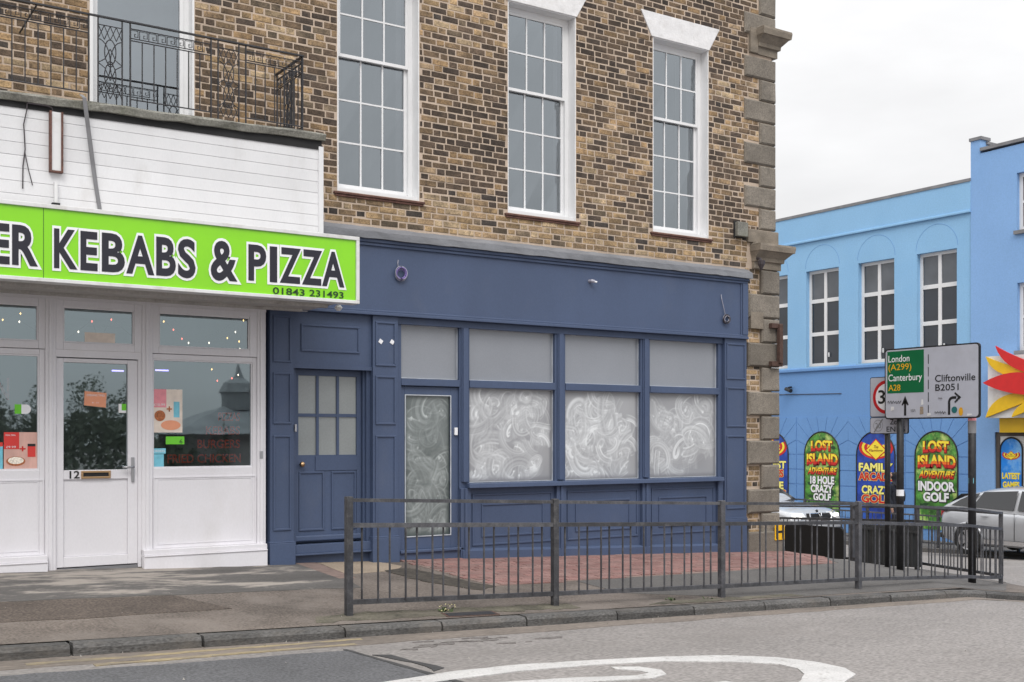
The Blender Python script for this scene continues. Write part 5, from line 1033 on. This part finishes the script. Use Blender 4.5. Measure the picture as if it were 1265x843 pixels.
B(FX + .31, FX + 2.6, 6.1, 6.384, 8.63, 8.98).build('side_parapet', 'cream_slab', rb); B(FX + .2, FX + 2.7, 6.05, 6.42, 8.98, 9.05).build('coping', 'coping_grey', rb)
B(FX + .3, FX + 10, -14, 6.2, 8.2, 8.3).build('roof', 'coping_grey', rb); B(FX + .35, FX + .4, -14, 6.3, -2, 8.2).build('inner_wall', 'room_dark', rb)
for y0, y1, z0, z1 in ((3.9, 5.10, 6.60, 8.03), (3.9, 5.09, 3.63, 5.31), (.4, 1.6, 6.6, 8.03), (.4, 1.6, 3.63, 5.31)):
    m = MB(); X0 = FX + .08; m.box(X0, X0 + .07, y0, y0 + .09, z0, z1); m.box(X0, X0 + .07, y1 - .09, y1, z0, z1); m.box(X0, X0 + .07, y0 + .09, y1 - .09, z0, z0 + .1); m.box(X0, X0 + .07, y0 + .09, y1 - .09, z1 - .1, z1); m.box(X0 + .003, X0 + .067, y0 + .09, y1 - .09, (z0 + z1) / 2 - .03, (z0 + z1) / 2 + .03); w = m.build('window', 'white_window', rb)
    for p, q in ((z0 + .1, (z0 + z1) / 2 - .03), ((z0 + z1) / 2 + .03, z1 - .1)): B(X0 + .03, X0 + .04, y0 + .09, y1 - .09, p, q).build('pane', 'far_pane', w)
    B(FX - .1, FX + .08, y0 - .05, y1 + .05, z0 - .09, z0).build('window_sill', 'coping_grey', rb)
m = MB(); m.box(FX + .02, FX + .1, 4.3, 4.42, -1.3, 1.62); m.box(FX + .02, FX + .1, 5.60, 5.705, -1.3, 1.62); m.box(FX + .02, FX + .1, 4.42, 5.6, 1.52, 1.62); dr = m.build('door_surround', 'door_brown', rb); B(FX + .04, FX + .08, 4.42, 5.6, -1.3, 1.52).build('panel', 'sign_white', dr)
t, P_ = arch_poster(5.28, 'small sky blue latest games poster in the doorway under the flame sign', 'poster_sky', 1.46, .28, FX + .015, -.9)
emblem(t, P_, .0, 1.03, .25, .2); text('lettering', 'LATEST', 'ink_yellow', t, P_(.004), -.24, .24, .46, .60, .05); text('lettering', 'GAMES', 'ink_yellow', t, P_(.004), -.22, .22, .24, .38, .05)
fs_ = thing('flame_sign', 'white arcade sign with layered red and yellow curved feathers', 'sign', (FX - .5, 4.5, 2.0))
XS = FX - .5
def fsh(y0, y1, z0, z1, x0, x1, m, nm): B(x0, x1, y0, y1, z0, z1).build(nm, m, fs_)
fsh(-3, 5.58, 1.97, 3.50, XS, XS + .45, 'sign_white', 'box')
def feather(a, b, c1, c2, m, lay, th=.06):       # blade from tip a to root b bulging by the control points
    P_ = [];
    for i in range(13): t_ = i / 12; P_.append(((1 - t_) ** 2 * a[0] + 2 * t_ * (1 - t_) * c1[0] + t_ * t_ * b[0], (1 - t_) ** 2 * a[1] + 2 * t_ * (1 - t_) * c1[1] + t_ * t_ * b[1]))
    for i in range(1, 12): t_ = 1 - i / 12; P_.append(((1 - t_) ** 2 * a[0] + 2 * t_ * (1 - t_) * c2[0] + t_ * t_ * b[0], (1 - t_) ** 2 * a[1] + 2 * t_ * (1 - t_) * c2[1] + t_ * t_ * b[1]))
    x1 = XS - .01 - .05 * lay; MB().prism([(x1 - th, y, z) for y, z in P_], [(x1, y, z) for y, z in P_]).build('feather', m, fs_)
feather((5.60, 3.50), (3.6, 2.95), (4.9, 3.15), (5.35, 2.75), 'flame_yellow', 0); feather((5.30, 3.74), (3.2, 2.95), (4.5, 3.25), (5.0, 2.85), 'flame_red', 1)
feather((5.61, 2.84), (3.3, 2.55), (4.5, 3.40), (4.7, 2.35), 'flame_red', 2); feather((5.60, 1.98), (3.9, 2.55), (5.4, 2.75), (4.8, 2.25), 'flame_yellow', 0); feather((4.86, 1.98), (3.4, 2.6), (4.75, 2.45), (4.2, 2.2), 'flame_yellow', 1)
t = thing('fascia_board', 'plain yellow fascia board below the flame sign', 'fascia', (FX - .2, 3, 1.6)); B(FX - .25, FX - .035, -3, 5.43, 1.61, 1.965).build('board', 'flame_yellow', t)
# far railing in front of the blue wall
fr = thing('guard_rail', 'far dark guard railing below the arched posters across the side street', 'railing', (23.6, 9, -1.2), 'steel guard railings at the kerbs')
def GF(y): return (23.7, y, zfar(23.7, y))
guard(fr, [GF(16.2), GF(14.1), GF(12), GF(9.9), GF(7.8), GF(5.7), GF(3.6)], [0, 1, 2, 3, 4, 5, 6], [14] * 6, .02, .03)
# ------------------------------------------------------------------ vehicles
def loft(stn, m, name, root, levels=1, close=True):
    n = len(stn[0]); mb = MB(); vs = [p for s_ in stn for p in s_]
    fs = [(i * n + k, i * n + k + 1, (i + 1) * n + k + 1, (i + 1) * n + k) for i in range(len(stn) - 1) for k in range(n - 1)]
    if close: fs += [tuple(range(n))[::-1], tuple((len(stn) - 1) * n + k for k in range(n))]
    mb.add(vs, fs); o = mb.build(name, m, root, smooth=True, local=True)
    if levels: s_ = o.modifiers.new('sub', 'SUBSURF'); s_.levels = levels; s_.render_levels = levels
    return o
def wheel(root, x, y, r, side):
    pr = [(.0, r * .66), (.0, r * .93), (.03, r), (.17, r), (.2, r * .93), (.2, r * .66)]; mb = MB(); N = 28; vs = []
    for i in range(N): a = 2 * math.pi * i / N; vs += [(x + q * math.cos(a), y - side * d, r + q * math.sin(a)) for d, q in pr]
    k = len(pr); mb.add(vs, [(i * k + j, i * k + j + 1, ((i + 1) % N) * k + j + 1, ((i + 1) % N) * k + j) for i in range(N) for j in range(k - 1)])
    w = mb.build('wheel', 'tyre', root, local=True, smooth=True)
    m = MB()
    for s_ in range(7):
        a = 2 * math.pi * s_ / 7; ca, sa = math.cos(a), math.sin(a)
        P_ = [(.04, -.035), (r * .64, -.045), (r * .64, .045), (.04, .035)]
        m.prism([(x + u * ca - v * sa, y - side * .012, r + u * sa + v * ca) for u, v in P_], [(x + u * ca - v * sa, y - side * .05, r + u * sa + v * ca) for u, v in P_])
    m.tube([(x, y - side * .01, r), (x, y - side * .06, r)], .06, 12)
    vs = []; 
    for i in range(N): a = 2 * math.pi * i / N; vs += [(x + q * math.cos(a), y - side * d, r + q * math.sin(a)) for d, q in ((.004, r * .67), (.012, r * .60), (.08, r * .6))]
    m.add(vs, [(i * 3 + j, i * 3 + j + 1, ((i + 1) % N) * 3 + j + 1, ((i + 1) % N) * 3 + j) for i in range(N) for j in range(2)]); m.build('rim', 'alloy', w, local=True)
    m = MB(); m.poly([(x + r * .62 * math.cos(2 * math.pi * i / 20), y - side * .09, r + r * .62 * math.sin(2 * math.pi * i / 20)) for i in range(20)]); m.build('hub_dark', 'plastic_dark', w, local=True)
def interp(tab, x):
    for (a, p), (b, q) in zip(tab[:-1], tab[1:]):
        if x <= b: t_ = (x - a) / (b - a); t_ = max(0, min(1, t_)); return [u + (v - u) * t_ for u, v in zip(p, q)]
    return tab[-1][1]
def car(root, L, paint, deck, roof, wheels, r, W=.9, win=(), belt_z=.92, roofz=1.48):
    """local +x is forward, origin under the middle; deck: (x, z top of lower body); roof: (x, z) outline of the cabin"""
    xs_ = [d_[0] for d_ in deck]; st = []
    for x, z in deck:
        e = min(x - xs_[0], xs_[-1] - x); w = W * (1 - .20 * max(0, 1 - e / .45) ** 2); zb_ = .22 + .12 * max(0, 1 - e / .35)
        half = [(w * .86, zb_), (w * .99, zb_ + .10), (w, min(.55, z - .12)), (w * .985, z - .06), (w * .90, z - .005), (w * .5, z + .02), (0, z + .028)]
        st.append([(x, y, zz) for y, zz in half] + [(x, -y, zz) for y, zz in half[-2::-1]])
    loft(st, paint, 'body', root, 1)
    rs_x = [q[0] for q in roof]; bl_, gl = [], []
    for x, z in roof:
        zb_ = interp([(a, [b]) for a, b in deck], x)[0] - .03; k = (z - zb_) / (roofz - zb_ + 1e-6); k = max(0, min(1, k)); wr = W * (.92 - .2 * k)
        half = [(W * .925, zb_), (W * (.925 - .06 * k), zb_ + (z - zb_) * .35), (wr + .03, z - .075 * k), (wr * .75, z - .012 * k), (0, z + .012 * k)]
        gl.append([(x, y, zz) for y, zz in half] + [(x, -y, zz) for y, zz in half[-2::-1]])
    loft(gl, paint, 'cabin', root, 1)
    for xw in wheels:
        for sd in (1, -1):
            wheel(root, xw, sd * (W + .04), r, sd)
            m = MB(); m.tube([(xw + (r + .04) * math.cos(math.radians(a)), sd * (W + .01), r + (r + .04) * math.sin(math.radians(a))) for a in range(-12, 193, 12)], .03, 6); m.build('wheel_arch', paint, root, local=True, smooth=True)
            m = MB(); m.prism([(xw + (r + .04) * math.cos(math.radians(a)), sd * (W - .03), r + (r + .04) * math.sin(math.radians(a))) for a in range(-20, 201, 20)], [(xw + (r + .04) * math.cos(math.radians(a)), sd * (W + .0015), r + (r + .04) * math.sin(math.radians(a))) for a in range(-20, 201, 20)]); m.build('wheel_well', 'plastic_dark', root, local=True)
    return gl
def side_glass(root, pts, W, sd, y_lo, y_hi, zlo, zhi):
    f = lambda z: y_lo + (y_hi - y_lo) * (z - zlo) / (zhi - zlo); m = MB(); m.prism([(x, sd * (f(z) + .006), z) for x, z in pts], [(x, sd * (f(z) - .02), z) for x, z in pts]); return m.build('side_window', 'car_glass', root, local=True)
# silver hatchback, seen on its flank; faces down the side street (-y)
cx_, cy_ = 22.95, 2.42
sv = thing('parked_car', 'silver hatchback seen from the side at the far right behind the railing', 'car', (cx_, cy_, zr(cx_, cy_) + .05), 'cars in the side street', math.radians(-90))
deck = [(-2.16, .74), (-2.10, .92), (-1.9, 1.0), (-1.4, 1.0), (-.6, .97), (.4, .95), (.95, .94), (1.5, .86), (1.95, .74), (2.12, .60)]
roof = [(-2.10, .97), (-1.98, 1.08), (-1.6, 1.29), (-1.1, 1.44), (-.5, 1.52), (.1, 1.49), (.5, 1.34), (1.05, .97)]
car(sv, 4.3, 'car_silver', deck, roof, (-1.32, 1.32), .325, .9, roofz=1.52)
for sd in (1, -1):
    for P_ in ([(-1.78, 1.06), (-1.33, 1.04), (-1.14, 1.34), (-1.30, 1.31), (-1.58, 1.19)], [(-1.26, 1.04), (-.28, 1.01), (-.25, 1.42), (-1.04, 1.37)], [(-.18, 1.01), (.86, .99), (.44, 1.30), (.12, 1.41), (-.16, 1.42)]): side_glass(sv, P_, .9, sd, .842, .70, 1.0, 1.44)
    m = MB(); m.box(-1.0, -.84, sd * .895, sd * .925, .84, .87); m.box(.05, .21, sd * .895, sd * .925, .83, .86); m.build('door_handle', 'car_silver', sv, local=True, bevel=.006)
    m = MB(); m.box(-.95, .95, sd * .90, sd * .912, .27, .36); m.build('sill_trim', 'chrome' if sd < 0 else 'plastic_dark', sv, local=True)
    for xx in (-.22, .9): B(xx - .004, xx + .004, sd * .897, sd * .9035, .36, .95).build('door_gap', 'plastic_dark', sv, local=True)
    m = MB(); m.box(-2.16, -2.04, sd * .52, sd * .70, .78, .95); m.build('tail_lamp', 'lamp_red', sv, local=True, bevel=.03); m = MB(); m.box(1.8, 2.05, sd * .55, sd * .82, .62, .76); m.build('headlight', 'lamp_lens', sv, local=True, bevel=.03)
    m = MB(); m.box(.72, .9, sd * .90, sd * 1.08, .98, 1.1); m.build('mirror', 'car_silver', sv, local=True, bevel=.03)
m = MB(); m.poly([(-2.075, -.62, 1.02), (-2.075, .62, 1.02), (-1.74, .54, 1.30), (-1.74, -.54, 1.30)]); m.build('rear_window', 'car_glass', sv, local=True); B(-2.19, -1.95, -.7, .7, .3, .42).build('bumper', 'plastic_dark', sv, local=True, bevel=.03)
# white saloon facing the camera side
cx_, cy_ = 19.25, 7.75
wv = thing('parked_car', 'white saloon car nosing out from behind the brick corner with headlights on', 'car', (cx_, cy_, zr(cx_, cy_) + .13), 'cars in the side street', math.radians(-90))
deck = [(-2.35, .8), (-2.25, .98), (-1.8, 1.05), (-1.2, 1.02), (-.3, .99), (.5, .98), (.95, 1.0), (1.5, .955), (1.95, .89), (2.2, .80), (2.32, .62)]
roof = [(-1.95, 1.05), (-1.5, 1.26), (-1.0, 1.42), (-.4, 1.48), (.1, 1.46), (.5, 1.32), (1.1, 1.0)]
car(wv, 4.7, 'car_white', deck, roof, (-1.45, 1.45), .33, .92, roofz=1.48)
for sd in (1, -1):
    for P_ in ([(-1.3, 1.07), (-.32, 1.04), (-.30, 1.38), (-1.0, 1.36)], [(-.22, 1.04), (.86, 1.03), (.42, 1.28), (.05, 1.38), (-.2, 1.38)]): side_glass(wv, P_, .92, sd, .86, .71, 1.0, 1.42)
    Hl = [(2.02, .86, .70), (2.27, .56, .69), (2.30, .42, .74), (2.24, .45, .83), (2.05, .74, .845), (1.8, .90, .82), (1.82, .92, .745)]
    m = MB(); m.prism([(x + .01, sd * (y + .012), z) for x, y, z in Hl], [(x - .10, sd * (y - .06), z) for x, y, z in Hl]); m.build('headlight', 'lamp_lens', wv, local=True, smooth=False)
    for k, (x, y, z) in enumerate(((2.20, .68, .765), (2.26, .55, .765))): MB().tube([(x - .02, sd * y, z), (x + .025, sd * y, z)], [.04, .036], 12).build('lamp', 'headlamp', wv, local=True)
    rk = [(2.345, .03, .675), (2.345, .30, .675), (2.34, .33, .75), (2.305, .31, .815), (2.305, .05, .815), (2.34, .025, .76)]
    m = MB(); m.prism([(x, sd * y, z) for x, y, z in rk], [(x - .1, sd * y, z) for x, y, z in rk]); g_ = m.build('grille', 'black_plastic', wv, local=True); m = MB(); m.tube([(x + .004, sd * y, z) for x, y, z in rk], .011, 5, True); m.build('grille_rim', 'chrome', g_, local=True)
m = MB(); m.poly([(1.02, -.72, 1.02), (1.02, .72, 1.02), (.46, .60, 1.345), (.46, -.60, 1.345)]); m.build('windscreen', 'car_glass', wv, local=True)
MB().tube([(2.22, 0, .858), (2.24, 0, .866)], .032, 14).build('badge', 'plastic_dark', wv, local=True); B(2.30, 2.36, -.7, .7, .36, .50).build('air_intake', 'black_plastic', wv, local=True, bevel=.02)
# ------------------------------------------------------------------ pedestrian
pe = thing('person', 'person in a dark navy coat with backpack walking past the family arcade poster', 'person', (24.5, 7.56, zfar(24.5, 7.56)), None, math.radians(180))
def skin(name, nodes, edges, m, parent, root=0, lev=2):
    me = bpy.data.meshes.new(name); me.from_pydata([n_[0] for n_ in nodes], edges, []); o = bpy.data.objects.new(name, me); COL.objects.link(o); o.parent = parent
    sk = o.modifiers.new('skin', 'SKIN'); sk.use_smooth_shade = True; 
    for i, n_ in enumerate(nodes): v = me.skin_vertices[0].data[i]; v.radius = n_[1] if isinstance(n_[1], tuple) else (n_[1], n_[1]); v.use_root = (i == root)
    s_ = o.modifiers.new('sub', 'SUBSURF'); s_.levels = lev; s_.render_levels = lev; me.materials.append(MATS[m]); return o
# walks towards -y, seen from its side/back; local x faces the camera side with -x
body = [((0, 0, .98), (.15, .12)), ((0, 0, 1.2), (.16, .12)), ((.0, .01, 1.42), (.18, .11)), ((.0, -.02, 1.53), .06), ((0, -.04, 1.62), .055), ((0, -.05, 1.72), .10), ((0, -.04, 1.80), .085),
        ((-.19, .01, 1.45), .068), ((-.24, .03, 1.18), .056), ((-.22, -.08, .98), .045), ((.19, .01, 1.45), .068), ((.24, -.02, 1.18), .056), ((.22, .06, .97), .045),
        ((-.09, -.02, .90), .105), ((-.10, -.14, .52), .072), ((-.10, -.16, .10), .05), ((-.10, -.30, .05), .042), ((.09, .02, .90), .105), ((.10, .10, .52), .072), ((.10, .26, .13), .05), ((.10, .15, .05), .042)]
edg = [(0, 1), (1, 2), (2, 3), (3, 4), (4, 5), (5, 6), (2, 7), (7, 8), (8, 9), (2, 10), (10, 11), (11, 12), (0, 13), (13, 14), (14, 15), (15, 16), (0, 17), (17, 18), (18, 19), (19, 20)]
skin('body', body, edg, 'coat_navy', pe)
hd = [((0, -.065, 1.66), (.07, .075)), ((0, -.075, 1.73), (.078, .088)), ((0, -.06, 1.79), (.07, .08))]; skin('face', [((p[0], p[1] - .02, p[2]), r_) for p, r_ in hd], [(0, 1), (1, 2)], 'skin', pe)
skin('hair', [((0, -.03, 1.68), (.075, .07)), ((0, -.035, 1.76), (.09, .09)), ((0, -.05, 1.82), (.075, .08))], [(0, 1), (1, 2)], 'hair_dark', pe)
MB().tube([(0, -.165, 1.75), (0, -.195, 1.715), (0, -.165, 1.70)], [.008, .014, .01], 6).build('nose', 'skin', pe, local=True, smooth=True)
for sx_ in (-1, 1): MB().tube([(sx_ * .085, -.06, 1.76), (sx_ * .095, -.05, 1.73), (sx_ * .085, -.06, 1.70)], [.012, .018, .01], 6).build('ear', 'skin', pe, local=True, smooth=True); MB().tube([(sx_ * .03, -.155, 1.752), (sx_ * .03, -.163, 1.752)], .01, 6).build('eye', 'ink_dark', pe, local=True)
for sx_, hx, hy, hz in ((-1, -.22, -.09, .94), (1, .22, .07, .93)):
    nd = [((hx, hy, hz + .02), (.024, .034)), ((hx, hy - .005, hz - .06), (.020, .036))]; ed = [(0, 1)]
    for k, ln in enumerate((.065, .078, .072, .055)):
        yo = -.03 + .02 * k; i = len(nd); nd += [((hx, hy + yo, hz - .085), .0095), ((hx + sx_ * -.004, hy + yo, hz - .085 - ln * .6), .009), ((hx - sx_ * .016, hy + yo, hz - .085 - ln), .0075)]; ed += [(1, i), (i, i + 1), (i + 1, i + 2)]
    i = len(nd); nd += [((hx, hy - .045, hz - .035), .011), ((hx - sx_ * .01, hy - .06, hz - .075), .0095)]; ed += [(0, i), (i, i + 1)]; skin('hand', nd, ed, 'skin', pe, 0, 1)
skin('backpack', [((0, .14, 1.0), (.15, .08)), ((0, .17, 1.2), (.17, .11)), ((0, .14, 1.42), (.13, .08))], [(0, 1), (1, 2)], 'bag_black', pe)
for sx_ in (-1, 1): MB().tube([(sx_ * .1, .12, 1.45), (sx_ * .12, .0, 1.545), (sx_ * .12, -.125, 1.42), (sx_ * .14, -.10, 1.2), (sx_ * .12, .1, 1.05)], .018, 6).build('strap', 'bag_black', pe, local=True, smooth=True)
for q in (15, 19):
    p = body[q][0]; dy = -.03; m = MB(); m.prism([(p[0] + a * .048, p[1] + .07 * 0 + b, max(0.0, p[2] - .1)) for a, b in ((-1, .07), (1, .07), (1, -.2), (-1, -.2))], [(p[0] + a * .04, p[1] + b, max(0.0, p[2] - .1) + c) for a, b, c in ((-1, .06, .1), (1, .06, .1), (1, -.18, .05), (-1, -.18, .05))]); m.build('shoe', 'ink_dark', pe, local=True, bevel=.015)
# ------------------------------------------------------------------ small things on the pavement
t = thing('drain_cover', 'flat dark iron cover let into the pavement by the kerb', 'drain cover', (5.28, -2.95, zg(5.28, -2.95)))
m = MB(); pp = [(5.05, -2.86), (5.52, -2.88), (5.50, -3.0), (5.03, -2.98)]; m.prism([(x, y, zg(x, y) - .02) for x, y in pp], [(x, y, zg(x, y) + .008) for x, y in pp]); m.build('plate', 'iron_black', t)
m = MB(); pp = [(5.02, -2.84), (5.55, -2.86), (5.53, -3.02), (5.0, -3.0)]; m.prism([(x, y, zg(x, y) - .02) for x, y in pp], [(x, y, zg(x, y) + .005) for x, y in pp]); m.build('frame', 'rust', t)
def weed(x, y, n, h, petals=False, label=''):
    t = thing('weed', label, 'weed', (x, y, zg(x, y)), 'weeds along the railing'); m = MB()
    for _ in range(n):
        a = rnd.uniform(0, 6.28); l = rnd.uniform(.4, 1) * h; w = .008; dx, dy = math.cos(a), math.sin(a); px, py = x + rnd.uniform(-.06, .06), y + rnd.uniform(-.04, .04); z0 = zg(px, py)
        m.add([(px - dy * w, py + dx * w, z0), (px + dy * w, py - dx * w, z0), (px + dx * l * .5 + dy * w, py + dy * l * .5 - dx * w, z0 + l * .8), (px + dx * l, py + dy * l, z0 + l * .7)], [(0, 1, 2), (0, 2, 3)])
    m.build('leaves', 'leaf', t, recalc=False)
    if petals:
        m = MB()
        for _ in range(16): px, py = x + rnd.uniform(-.1, .1), y + rnd.uniform(-.05, .05); z0 = zg(px, py) + rnd.uniform(.01, .07); s_ = .012; m.add([(px - s_, py, z0), (px, py - s_, z0 + .006), (px + s_, py, z0), (px, py + s_, z0 + .008)], [(0, 1, 2, 3)])
        m.build('petals', 'petal', t, recalc=False)
weed(5.12, -2.78, 26, .05, True, 'small flowering weed beside the iron cover at the railing foot')
weed(7.72, -2.82, 12, .04, False, 'little green weed under the bottom rail of the middle panel')
weed(8.2, -2.86, 8, .03, False, 'tiny dry weed at the foot of the third railing post')
m = MB()
for _ in range(110):
    x, y = rnd.uniform(.5, 13), rnd.uniform(-5.8, -.1)
    if rnd.random() < .45: y = -3.25 + rnd.uniform(-.12, .12)
    z0 = (zg(x, y) if y > -3.15 else zr(x, y)) + .017; s_ = rnd.uniform(.003, .009); a = rnd.uniform(0, 6.28); ca, sa = math.cos(a) * s_, math.sin(a) * s_
    m.add([(x + ca, y + sa, z0 - .01), (x - sa * .6, y + ca * .6, z0 + s_ * .5), (x - ca, y - sa, z0 - .008), (x + sa * .6, y - ca * .6, z0 - .01)], [(0, 1, 2), (0, 2, 3)])
m.build('litter', 'litter_white', kind='stuff', recalc=False)
# ------------------------------------------------------------------ across the road behind the camera: seen only mirrored in the takeaway glass
m = MB(); r2 = random.Random(5)
for _ in range(16000):
    x = r2.uniform(0, 15.5); hmax = 3.5 + .35 * math.sin(x * 1.3) + .5 * math.sin(x * 3.7 + 1) + .3 * math.sin(x * 9) - 1.7 * sst(11.5, 14.5, x); h = hmax * math.sqrt(r2.random()); y = -32 - r2.uniform(0, 2.5); s_ = r2.uniform(.05, .14) * (1.1 if h < hmax * .75 else .45); a, b = r2.uniform(0, 6.28), r2.uniform(-1, 1)
    u = Vector((math.cos(a), math.sin(a) * .5, b * .5)).normalized() * s_; v = Vector((-math.sin(a) * .4, .3, 1)).normalized() * s_; c = Vector((x, y, -.5 + h)); m.add([c - u, c + v * .5, c + u, c - v * 1.1], [(0, 1, 2, 3)])
m.build('hedge', 'leaf_dark', kind='stuff', recalc=False)
t = thing('shelter', 'low seaside shelter with domed cupola mirrored in the right takeaway window', 'shelter', (16.5, -34, -.5))
B(13.8, 19.5, -36, -32.5, -1, 1.6).build('walls', 'pavilion', t); m = MB(); m.prism([(13.3, -36.5, 1.6), (20, -36.5, 1.6), (20, -32, 1.6), (13.3, -32, 1.6)], [(16, -34.4, 2.75), (17.2, -34.4, 2.75), (17.2, -34.1, 2.75), (16, -34.1, 2.75)]); m.build('roof', 'pavilion_roof', t)
MB().tube([(16.6, -34.25, 2.6), (16.6, -34.25, 3.35), (16.6, -34.25, 3.4), (16.6, -34.25, 3.75), (16.6, -34.25, 4.0), (16.6, -34.25, 4.5)], [.62, .62, .72, .55, .2, .02], 12).build('cupola', 'pavilion_roof', t)
